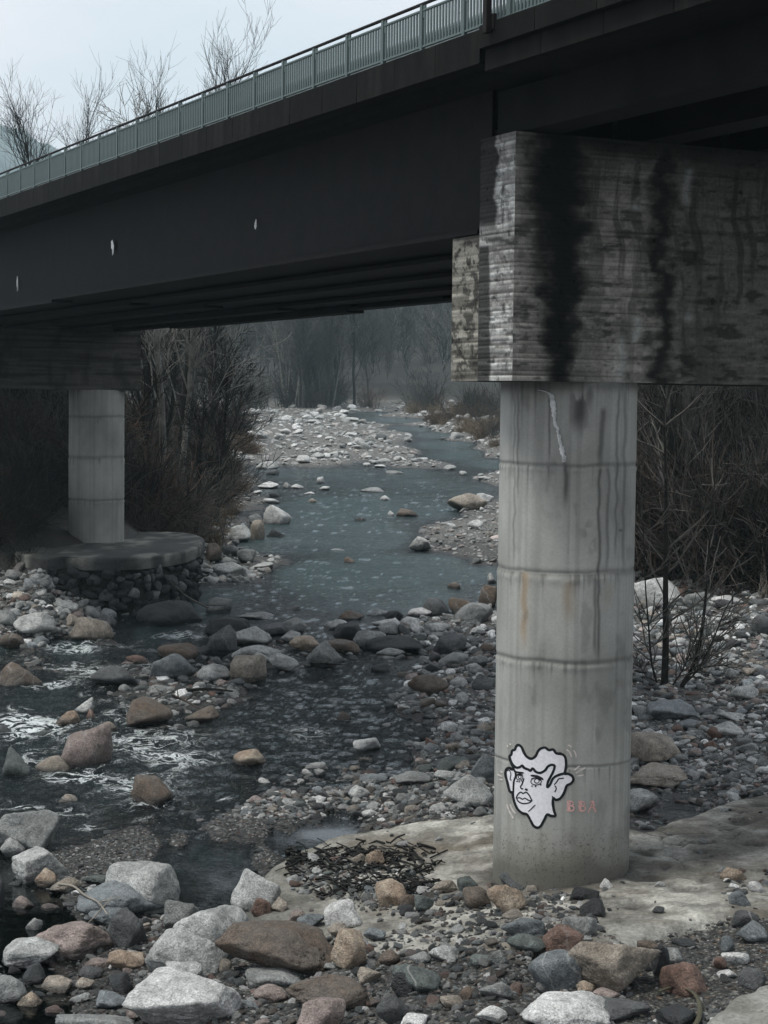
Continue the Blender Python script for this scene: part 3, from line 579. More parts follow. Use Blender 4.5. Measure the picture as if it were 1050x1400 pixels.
# far plinth: concrete rim on a core of rubble masonry
CXP, CYP, AXP, AYP = -9.75, 68.3, 3.15, 6.6
def supell(th, a, b_, p=2.6): 
    c_, s_ = np.cos(th), np.sin(th); r = (np.abs(c_)**p+np.abs(s_)**p)**(-1/p); return a*r*c_, b_*r*s_
th = np.linspace(0, 2*np.pi, 220, endpoint=False)
def prism(name, a, b_, z0, z1, amp, m, parent, cap=True, seed=0, rows=10, gap=None):
    rr = 1+fbm(np.cos(th)*3, np.sin(th)*3, seed, 4, seed)*amp; V = []
    for k in range(rows+1):
        z = z0+(z1-z0)*k/rows; x, y = supell(th, a, b_); e = 1+fbm(np.cos(th)*8, np.sin(th)*8, z*3, 3, seed+4)*amp*.35-(.012 if k == rows else 0)
        if gap is not None: 
            g = gap(th)[None]; e = e*(1-g[0])
        V.append(np.stack([CXP+x*rr*e, CYP+y*rr*e, 0*x+z+(.03*fbm(np.cos(th)*5, np.sin(th)*5, 0, 3, 9) if k == rows else 0)], 1))
    for q in np.linspace(.94, 0.02, 22):
        x, y = supell(th, a, b_); xx, yy = CXP+x*rr*q, CYP+y*rr*q; V.append(np.stack([xx, yy, z1+.02*fbm(xx, yy, 0, 3, 2)+0*xx], 1))
    n = len(th); R_ = len(V); i = np.arange(R_-1)[:, None]*n; j = np.arange(n)[None]; Fq = np.stack([i+j, i+(j+1) % n, i+n+(j+1) % n, i+n+j], -1).reshape(-1, 4)
    return mesh(name, np.array(V), Fq, m)
notch = lambda t_: .07*np.exp(-((np.angle(np.exp(1j*(t_+1.75))))/.13)**4)
me = prism('plinth_rim', AXP, AYP, 2.12, 2.52, .05, SLABM, P2, seed=3, gap=notch)
co_ = np.empty(len(me.vertices)*3); me.vertices.foreach_get('co', co_); co_ = co_.reshape(-1, 3)
c = mixc((.06, .06, .05), (.25, .25, .215), np.clip(.5+fbm(co_[:, 0]*1.5, co_[:, 1]*.6, 0, 5, 2)*1.8, 0, 1)); c = mixc(c, (.03, .03, .03), np.clip(sstep(-.1, .25, fbm(co_[:, 0]*.9, co_[:, 1]*.35, 4, 5, 6))*(co_[:, 0] > -11.2)+sstep(.1, .4, fbm(co_[:, 0]*2, co_[:, 1], 4, 5, 7)), 0, 1)*.88)
c = mixc(c, (.03, .03, .028), sstep(2.45, 2.2, co_[:, 2])*.5*(co_[:, 0] > -11.6)); setcol(me, c); ob('plinth_rim', me, P2)
COREM = simple('dark_rubble_core', (.025, .024, .022), .9, nz=.6, sc=2, bmp=1, bd=.06)
core = prism('plinth_core', AXP*.93, AYP*.965, -.3, 2.16, .03, COREM, P2, seed=8); ob('plinth_core', core, P2)

# white graffiti-like paint on the near column
CA = np.array(uv(24.0, 14.67))
def oncol(px, py, off=.004):
    """pixel -> point on the column's front surface"""
    w = ray(px, py); dx, dy = w[..., 0], w[..., 1]; r = RC+.008+off
    A = dx*dx+dy*dy; B = -2*(dx*CA[0]+dy*CA[1]); Cc = CA[0]**2+CA[1]**2-r*r; s = (-B-np.sqrt(np.maximum(B*B-4*A*Cc, 0)))/(2*A)
    return w*s[..., None]+np.array([0, 0, CZ])
FZ = lambda L_: np.array([(640+x/4.038, 960+y/4.038) for x, y in L_])
def smooth(P, n=6, closed=False):
    P = np.asarray(P, float); m_ = len(P); out = []
    rng_ = range(m_ if closed else m_-1)
    for i in rng_:
        p0, p1, p2, p3 = (P[(i-1) % m_] if closed or i else P[0]), P[i], P[(i+1) % m_], (P[(i+2) % m_] if closed or i+2 < m_ else P[-1])
        for k in range(n):
            t_ = k/n; out.append(.5*((2*p1)+(-p0+p2)*t_+(2*p0-5*p1+4*p2-p3)*t_*t_+(-p0+3*p1-3*p2+p3)*t_**3))
    if not closed: out.append(P[-1])
    return np.array(out)
def stroke(P, w, off, closed=False, taper=False):
    P = np.asarray(P); n = len(P); d = np.gradient(P, axis=0) if not closed else np.roll(P, -1, 0)-np.roll(P, 1, 0)
    d /= np.linalg.norm(d, axis=1)[:, None]+1e-9; nn = np.stack([-d[:, 1], d[:, 0]], 1); ww = np.full(n, w/2)
    ww *= 1+.12*vnoise(np.arange(n)*.3, w, 0, 5)
    if taper: ww *= np.clip(np.minimum(np.arange(n), np.arange(n)[::-1])/(n*.18)+.3, 0, 1)
    a = oncol(*(P+nn*ww[:, None]).T, off); b_ = oncol(*(P-nn*ww[:, None]).T, off); V = np.concatenate([a, b_])
    k = n if closed else n-1; i = np.arange(k); j = (i+1) % n
    return V, np.stack([i, j, n+j, n+i], 1)
def strokes(name, items, m, parent, off):
    V = []; Fq = []; n = 0
    for q in items:
        v, f = stroke(*q[:2], off+.0004*(len(V) % 4), *q[2:]); V.append(v); Fq.append(f+n); n += len(v)
    me = mesh(name, np.concatenate(V), np.concatenate(Fq), m, False); return ob(name, me, parent)
PW = simple('white_wall_paint', (.76, .75, .785), .75, nz=.11, sc=22, bmp=.8, bd=.006); PB = simple('black_wall_paint', (.012, .014, .015), .5, nz=.2); PP = simple('pink_spray_paint', (.62, .36, .33), .7, nz=.3, sc=30); PT = simple('pale_spray_paint', (.62, .56, .53), .7, nz=.25, sc=20)
HEAD = [(228, 300), (238, 290), (243, 268), (258, 262), (266, 243), (280, 237), (296, 250), (308, 278), (325, 302), (350, 312), (372, 298), (385, 272), (400, 257), (425, 251), (445, 264), (470, 262), (487, 282), (515, 286), (535, 302), (541, 340), (536, 380), (532, 394),
        (552, 396), (574, 408), (581, 430), (567, 449), (546, 460), (536, 484), (525, 510), (506, 533), (484, 539), (470, 530), (468, 560), (474, 600), (482, 626), (458, 628), (436, 621), (420, 650), (400, 684), (381, 693), (360, 681), (344, 652), (325, 620), (300, 613), (275, 592), (258, 560), (248, 522), (245, 500), (229, 490), (216, 440), (206, 400), (210, 372), (226, 363), (243, 371), (250, 364), (240, 340)]
hp = smooth(FZ(HEAD), 5, True)
gx, gy = np.meshgrid(np.arange(hp[:, 0].min(), hp[:, 0].max(), .8), np.arange(hp[:, 1].min(), hp[:, 1].max(), .8)); ins = poly_dist(gx, gy, hp) > .2
ny, nx = gx.shape; Fq = gridfaces(nx, ny); Fq = Fq[ins.ravel()[Fq].all(1)]; ui = np.unique(Fq); idx = -np.ones(gx.size, int); idx[ui] = np.arange(len(ui))
fill = mesh('painted_face', oncol(gx.ravel()[ui], gy.ravel()[ui], .003), idx[Fq], PW); fo = ob('painted_face', fill, P1, label='white painted cartoon face with black outline on the column')
I = lambda L_, w, **k: (smooth(FZ(L_), 5), w, False, k.get('t', False))
def ell(cx, cy, rx, ry, w, a0=0, a1=6.283):
    t_ = np.linspace(a0, a1, 26); return (np.array([(640+(cx+rx*math.cos(q))/4.038, 960+(cy+ry*math.sin(q))/4.038) for q in t_]), w, False, False)
items = [(hp, 3.6, True, False), I([(232, 318), (246, 345), (266, 361), (286, 358), (298, 350), (310, 363), (330, 371), (345, 378), (356, 366), (375, 385), (400, 390), (425, 376), (440, 356), (460, 346), (477, 352), (471, 380), (455, 412), (440, 442), (437, 470), (452, 455), (470, 420), (500, 402), (535, 393)], 3.4),
 I([(250, 368), (261, 388), (262, 410), (252, 440), (249, 500)], 2.6), I([(216, 380), (224, 374), (232, 382), (236, 400), (232, 425), (240, 432)], 1.3), I([(475, 456), (489, 440), (500, 424), (515, 421), (529, 420)], 1.7), I([(478, 460), (486, 474), (484, 486), (478, 496)], 1.7), I([(463, 520), (474, 530), (486, 539)], 2.),
 I([(255, 377), (262, 385), (285, 389), (308, 391)], 2.6, t=True), I([(344, 405), (365, 407), (382, 410), (400, 418), (416, 429)], 3., t=True), ell(284, 415, 18, 15, 1.2), ell(285, 413, 8, 9, 1.2), ell(375, 438, 29, 19, 1.3), ell(379, 435, 13, 12, 1.3), I([(264, 402), (284, 397), (302, 404)], 1.6), I([(348, 424), (376, 418), (402, 432)], 1.8),
 I([(268, 434), (273, 440)], 2.4), I([(282, 436), (283, 443)], 2.2), I([(296, 432), (295, 438)], 2.), I([(352, 460), (354, 466)], 2.), I([(372, 460), (373, 468)], 2.2), I([(400, 452), (402, 460)], 2.2),
 I([(308, 420), (303, 438), (296, 456), (289, 468), (296, 478), (304, 477)], 1.9), I([(315, 478), (322, 484), (329, 482)], 2.6),
 I([(265, 530), (274, 510), (290, 497), (304, 504), (320, 497), (338, 515), (353, 546)], 1.8), I([(265, 530), (285, 528), (300, 536), (313, 530), (332, 541), (353, 546)], 1.7), I([(268, 532), (280, 550), (305, 560), (335, 556), (350, 546)], 1.8), I([(331, 606), (350, 588), (372, 566)], 1.5, t=True)]
strokes('face_outline', items, PB, fo, .005)
for q in ([(543, 262), (560, 275), (571, 302)], [(550, 238), (562, 240), (570, 250)], [(581, 265), (592, 280), (597, 305)], [(586, 375), (615, 352)], [(594, 392), (646, 362)], [(600, 408), (637, 402)], [(162, 398), (187, 411)], [(172, 425), (191, 428)], [(178, 380), (190, 388)], [(213, 562), (226, 600), (250, 642)], [(232, 565), (244, 592), (262, 615)], [(215, 238), (220, 248)], [(230, 228), (234, 236)]): strokes('spray_mark', [I(q, 1.9)], PT, P1, .009)
GB = [I([(546, 552), (552, 560), (549, 576), (553, 596)], 1.5), I([(557, 547), (561, 560), (558, 580), (562, 598)], 2.5), I([(545, 551), (562, 546), (577, 552), (581, 562), (572, 571), (560, 572)], 1.7), I([(560, 572), (578, 574), (585, 584), (579, 596), (564, 600), (543, 595)], 1.9)]
GB2 = [(p+np.array([15.4, .2]), w, c_, t_) for p, w, c_, t_ in GB]
GA = [I([(672, 554), (682, 547), (694, 548)], 1.6), I([(690, 547), (693, 565), (697, 588), (705, 606)], 2.5), I([(688, 548), (680, 568), (672, 590), (664, 604)], 1.6), I([(673, 584), (684, 582), (697, 584)], 1.5), I([(660, 602), (665, 607), (671, 604)], 1.3)]
for q in (GB, GB2, GA): strokes('painted_letter', q, PP, P1, .009)
# mineral crust run and broken pit at the joint
crp = smooth([(735, 533), (748, 536), (753, 541), (757, 556), (758, 574), (763, 590), (766, 606), (770, 622), (771, 632)], 6)
cw = np.interp(np.linspace(0, 1, len(crp)), [0, .2, .35, .6, .9, 1], [2, 5, 6.5, 3.5, 6, 2]); Pc = oncol(*crp.T, .01); dP = (oncol(crp[:, 0]+1, crp[:, 1])-oncol(crp[:, 0], crp[:, 1]))
V = []
for k, q in enumerate(np.linspace(-1, 1, 9)):
    bmp_ = np.sqrt(max(0, 1-q*q))*(.03+.03*vnoise(np.arange(len(crp))*.6, q*2, 0, 7)); jit = vnoise(np.arange(len(crp))*.9, q*3, 3, 3)*1.8
    nrm = (Pc-np.array([CA[0], CA[1], 0]))*[1, 1, 0]; nrm /= np.linalg.norm(nrm, axis=1)[:, None]; V.append(Pc+dP*((q*cw/2+jit*abs(q)))[:, None]+nrm*(bmp_-.012)[:, None])
CRM = simple('mineral_crust', (.78, .79, .77), .8, nz=.35, sc=14, bmp=1, bd=.02)
ob('mineral_crust', mesh('mineral_crust', np.array(V), gridfaces(len(crp), 9), CRM), P1)

# ------------------------------------------------------------------ bridge spans
US = 22.35     # expansion joint
def camber(u): return -.00075*(u-34)**2*0 
def fascia(parent, us, tiers, m):
    """vertical edge panels between joints; tiers: (z0, z1, v0)"""
    cache = {}
    for a, b_ in zip(us[:-1], us[1:]):
        for z0, z1, vv in tiers:
            wu = b_-a-.012; nu, nz_ = 14, 10; A, Bz = np.meshgrid(np.linspace(0, wu, nu), np.linspace(z0, z1, nz_))
            k = random.randrange(4); key = (round(wu, 2), z0, k)
            if key not in cache:
                V = np.stack([A, 0*A+fbm(A*3, Bz*3, k, 3, 5)*.006, Bz], -1).reshape(-1, 3)
                Vb = V+np.array([0, -.14, 0]); n = len(V); Fq = gridfaces(nu, nz_).tolist()
                rim = [i for i in range(nu)]+[nu*(r+1)+nu-1 for r in range(nz_-1)]+[nu*nz_-2-i for i in range(nu-1)]+[nu*(nz_-2-r) for r in range(nz_-2)]
                Fq += [(p, q, q+n, p+n) for p, q in zip(rim, rim[1:]+rim[:1])]
                me = mesh('fascia_panel', np.concatenate([V, Vb]), Fq, m, False)
                f_ = .5+.5*vnoise(k*3.3, z0, 0, 4); c = mixc((.004, .004, .0038), (.018, .0165, .015), np.clip(sstep(-.4, .6, fbm(V[:, 0]*6, V[:, 2]*.7, k*5, 4, 9))*f_, 0, 1)); c = np.concatenate([c, c]); setcol(me, c); cache[key] = me
            ob('fascia_panel', cache[key], parent, (a, -vv, 0))
random.seed(4)
FP = UVroot('bridge_span', 'dark steel girder span crossing the river towards the far pier', 'bridge')
# v offset of fascia = 12.2
BS = lambda name, bs, m, par, **k: ob(name, mesh(name, *boxes([ubox(*q) for q in bs]), m, smooth=False), par, **k)
fascia(FP, list(np.arange(US, 112, 1.28)), [(12.19, 12.63, 12.2)], FASM)
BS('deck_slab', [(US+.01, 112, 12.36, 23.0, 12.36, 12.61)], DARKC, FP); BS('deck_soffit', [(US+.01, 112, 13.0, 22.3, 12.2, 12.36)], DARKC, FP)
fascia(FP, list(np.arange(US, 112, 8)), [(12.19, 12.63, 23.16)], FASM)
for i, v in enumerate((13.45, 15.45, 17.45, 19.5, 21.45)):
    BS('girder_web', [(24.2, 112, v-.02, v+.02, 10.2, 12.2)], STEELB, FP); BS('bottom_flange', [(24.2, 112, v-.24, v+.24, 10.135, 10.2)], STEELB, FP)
    BS('splice_plate', [(46.0, 60, v-.26, v+.26, 10.06, 10.135)], STEELB, FP)
    if i in (0, 4):
        for u in np.arange(25, 112, 2.6): BS('stiffener', [(u, u+.03, v+(.02 if i == 0 else -.2), v+(.2 if i == 0 else -.02), 10.2, 12.2)], STEELB, FP)
BS('soffit_plate', [(24.3, 112, 13.75, 21.2, 10.26, 10.28)], STEELB, FP)
for u in np.arange(26, 112, 4.0): BS('cross_brace', [(u, u+.15, 13.5, 21.4, 10.3, 10.5)], STEELB, FP)
NP = UVroot('bridge_span', 'dark concrete approach span overhead with stained two-step edge beam', 'bridge')
fascia(NP, list(np.arange(US-.05, -24, -1.45))[::-1], [(12.36, 12.66, 12.15), (12.08, 12.35, 12.25)], FASM)
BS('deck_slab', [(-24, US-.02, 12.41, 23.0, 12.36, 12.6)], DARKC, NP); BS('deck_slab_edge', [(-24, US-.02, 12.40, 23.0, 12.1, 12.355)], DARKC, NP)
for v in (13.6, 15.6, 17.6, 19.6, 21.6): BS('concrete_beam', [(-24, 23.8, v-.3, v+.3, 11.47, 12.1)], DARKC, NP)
fascia(NP, list(np.arange(US-.05, -24, -8))[::-1], [(12.1, 12.66, 23.16)], FASM)

# railings: posts, rails, flat balusters
ZR0, ZR1 = 12.66, 13.31
def rail(label, v0, u_from, u_to, ref, near):
    R = UVroot('bridge_railing', label, 'railing')
    bay = 1.253; us = np.arange(ref, u_to, bay); us = np.concatenate([np.arange(ref-bay, u_from, -bay)[::-1], us])
    bars = [bevelled('baluster', [(-.024, .024, -.009, .009, ZR0+.055, ZR1-.115)], GREEN, .002) for _ in range(1)]
    post = bevelled('post', [(-.035, .035, -.03, .03, ZR0-.1, ZR1-.03), (-.10, -.03, -.012, .012, ZR1-.22, ZR1-.03)], GREEN, .004); foot = bevelled('foot_plate', [(-.12, .12, -.05, .06, ZR0-.035, ZR0-.012)], GREEN, .004)
    nb = 0; rest = []
    for k, u in enumerate(us):
        ob('post', post, R, (u, -v0, 0)); ob('foot_plate', foot, R, (u+.25, -v0, 0))
        o1, o2 = u+.035, u+bay-.035
        ob('rail', bevelled('rail', [ubox(o1, o2, -.02, .02, ZR1-.12, ZR1-.09), ubox(o1, o2, -.02, .02, ZR0+.025, ZR0+.055)], GREEN, .004), R, (0, -v0, 0))
        for q in np.linspace(u+.085, u+bay-.085, 13):
            if near and 15.5 < u < 47 and nb < 300: ob('baluster', bars[0], R, (q, -v0, 0)); nb += 1
            else: rest.append(ubox(q-.024, q+.024, -.009, .009, ZR0+.055, ZR1-.115))
    ob('baluster', mesh('balusters_far', *boxes(rest), GREEN, False), R, (0, -v0, 0), kind='stuff')
    tb, tq = tubes([(np.array([(u, -v0, ZR1-.012) for u in np.linspace(us[0], us[-1]+bay, 40)]), [.026]*40)], 8); ob('handrail', mesh('handrail', tb, tq, POLEM if near else GREEN), R)  # near handrail takes the dark steel, so its underside shade is in the colour
    return R
PB0 = 0
def u_of(px_, v): # where a vertical plane v is crossed by pixel column
    w = ray(px_, 100.); return float((w[0]*-.43743+w[1]*.89925)/(w[0]*.89925+w[1]*.43743)*v)
rail('grey green steel railing along the near edge of the bridge', 12.28, -10, 100, u_of(524, 12.28), True)
rail('grey green railing on the far edge of the bridge, mostly hidden', 23.05, -10, 100, 20, False)
for v, lab in ((12.85, 'steel crash barrier just behind the near bridge railing'),):
    G = UVroot('crash_barrier', lab, 'crash barrier'); GS = simple('galvanised_steel', (.26, .29, .29), .5, .6)
    prof = np.array([(0, 0), (.05, .05), (.05, .10), (0, .15), (.05, .20), (.05, .25), (0, .30)]); V = []
    for u in (-10, 100):
        V += [(u, -v+a, 12.82+b_) for a, b_ in prof]
    n = len(prof); ob('beam', mesh('beam', V, [(i, i+1, n+i+1, n+i) for i in range(n-1)], GS, False), G)
    pm = bevelled('barrier_post', [(-.04, .04, -.06, -.01, 12.6, 13.1)], GS, .004)
    for u in np.arange(-9, 100, 2.5): ob('post', pm, G, (u, -v, 0))
# dark pole at the expansion joint
u = u_of(662, 12.05); t1 = thing('steel_pole', 'dark steel pole rising beside the railing at the deck joint', 'pole', uv(u, 12.08, 12.5))
t1.rotation_euler = (0, 0, BA); ob('shaft', bevelled('shaft', [(-.05, .05, -.04, .04, 0, 3.6)], POLEM, .008), t1); BR_ = bevelled('bracket', [(-.09, .09, -.1, -.041, .05, .25)], POLEM, .006); ob('bracket', BR_, t1); ob('bracket', BR_, t1, (0, 0, .4))
# small pale scraps caught on the girder
for (px_, py_, w_, h_, lab) in ((154, 337, 9, 14, 'torn white plastic scrap on the girder, left of middle'), (350, 307, 4, 11, 'small white scrap high on the girder web near its middle'), (24, 388, 4, 13, 'narrow white scrap at the far left end of the girder'), (664, 235, 4, 22, 'thin white strip hanging beside the near pier cap')):
    vv = 13.36 if px_ < 600 else 13.25; uu = u_of(px_, vv)
    w = ray(px_, py_); k = (uv(uu, vv)[1])/w[1]; Pp = w*k+np.array([0, 0, CZ]); sc_ = k*1/F*1.0
    sc_ = uv(uu, vv)[1]/F
    rs = np.random.RandomState(int(px_)); n = 11; a = np.linspace(0, 2*np.pi, n, endpoint=False)+rs.uniform(-.2, .2, n); rr = .5*(1+rs.uniform(-.62, .35, n)); V = []
    for dpt in (0, -.012):
        V += [(-math.cos(a[i])*rr[i]*w_*sc_*1.8*.5*2*.7, dpt+.02*rs.rand(), math.sin(a[i])*rr[i]*h_*sc_*1.3) for i in range(n)]
    me = mesh('torn_scrap', V, [tuple(range(n)), tuple(range(2*n-1, n-1, -1))]+[(i, n+i, n+(i+1) % n, (i+1) % n) for i in range(n)], WHITEM, False)
    o = thing('torn_scrap', lab, 'scrap', tuple(Pp), me=me); o.rotation_euler = (0, 0, BA)

# ------------------------------------------------------------------ stones
_ico = {}
def ico(s):
    if s not in _ico:
        b_ = bmesh.new(); bmesh.ops.create_icosphere(b_, subdivisions=s, radius=1); b_.verts.ensure_lookup_table()
        _ico[s] = (np.array([v.co[:] for v in b_.verts]), np.array([[v.index for v in f.verts] for f in b_.faces])); b_.free()
    return _ico[s]
def rockshape(rs, level, sharp, npl=14, rough=1.):
    """unit stone: a rounded polyhedron with noise; sharp 6 (worn) .. 30 (angular)"""
    n, f = ico(level); p = rs.normal(size=(npl, 3)); p /= np.linalg.norm(p, axis=1)[:, None]
    d = rs.uniform(.52, 1., npl) if sharp > 12 else rs.uniform(.66, 1., npl)
    qr = np.linalg.qr(rs.normal(size=(3, 3))*.55+np.eye(3))[0]; p = np.concatenate([p, qr, -qr]); d = np.concatenate([d, rs.uniform(.82, 1., 6)])
    q = np.maximum(n@p.T/d, 0); r = (q**sharp).sum(1)**(-1/sharp)
    o = rs.uniform(0, 50, 3)
    r = r*(1+rough*(.11*fbm(n[:, 0]*1.7+o[0], n[:, 1]*1.7+o[1], n[:, 2]*1.7+o[2], 3, 1)+.05*fbm(n[:, 0]*6+o[0], n[:, 1]*6, n[:, 2]*6+o[1], 3, 4)))
    if level >= 4:
        cr_ = np.abs(fbm(n[:, 0]*1.5+o[2], n[:, 1]*1.5+o[0], n[:, 2]*1.5, 3, 9)); r -= .05*rough*np.exp(-(cr_/.02)**2)
        r += .012*rough*fbm(n[:, 0]*16, n[:, 1]*16, n[:, 2]*16+o[1], 2, 14)
    V = n*r[:, None]; return V/np.abs(V).max(0), f
# masonry stones of the far plinth, set round the visible half
RS = np.random.RandomState(7)
protos = [rockshape(np.random.RandomState(90+i), 3, 22) for i in range(8)]
pm_ = {}
for i, (v, f) in enumerate(protos):
    for k in 'GDBVK': pm_[(i, k)] = mesh('stone', v, f, ROCKM[k])
for row in range(7):
    z = .35+row*.27; ang = -math.pi*.98
    while ang < .25:
        w_ = RS.uniform(.28, .62); x, y = supell(np.array([ang]), AXP*.955, AYP*.975); 
        if RS.rand() < .8:
            o = ob('stone', pm_[(RS.randint(8), 'DKKDKG'[RS.randint(6 if x[0] > .6 else 5)])], P2, (CXP+float(x[0])+RS.uniform(-.06, .04), CYP+float(y[0])+RS.uniform(-.05, .1), z+RS.uniform(-.14, .14)), (RS.uniform(-.4, .4), RS.uniform(-.3, .3), ang+RS.uniform(-.3, .3)))
            q_ = RS.uniform(.10, .24); o.scale = (RS.uniform(.15, .28), w_*RS.uniform(.3, .55), q_)
        loc_r = math.hypot(float(x[0]), float(y[0])); ang += w_/loc_r*1.02

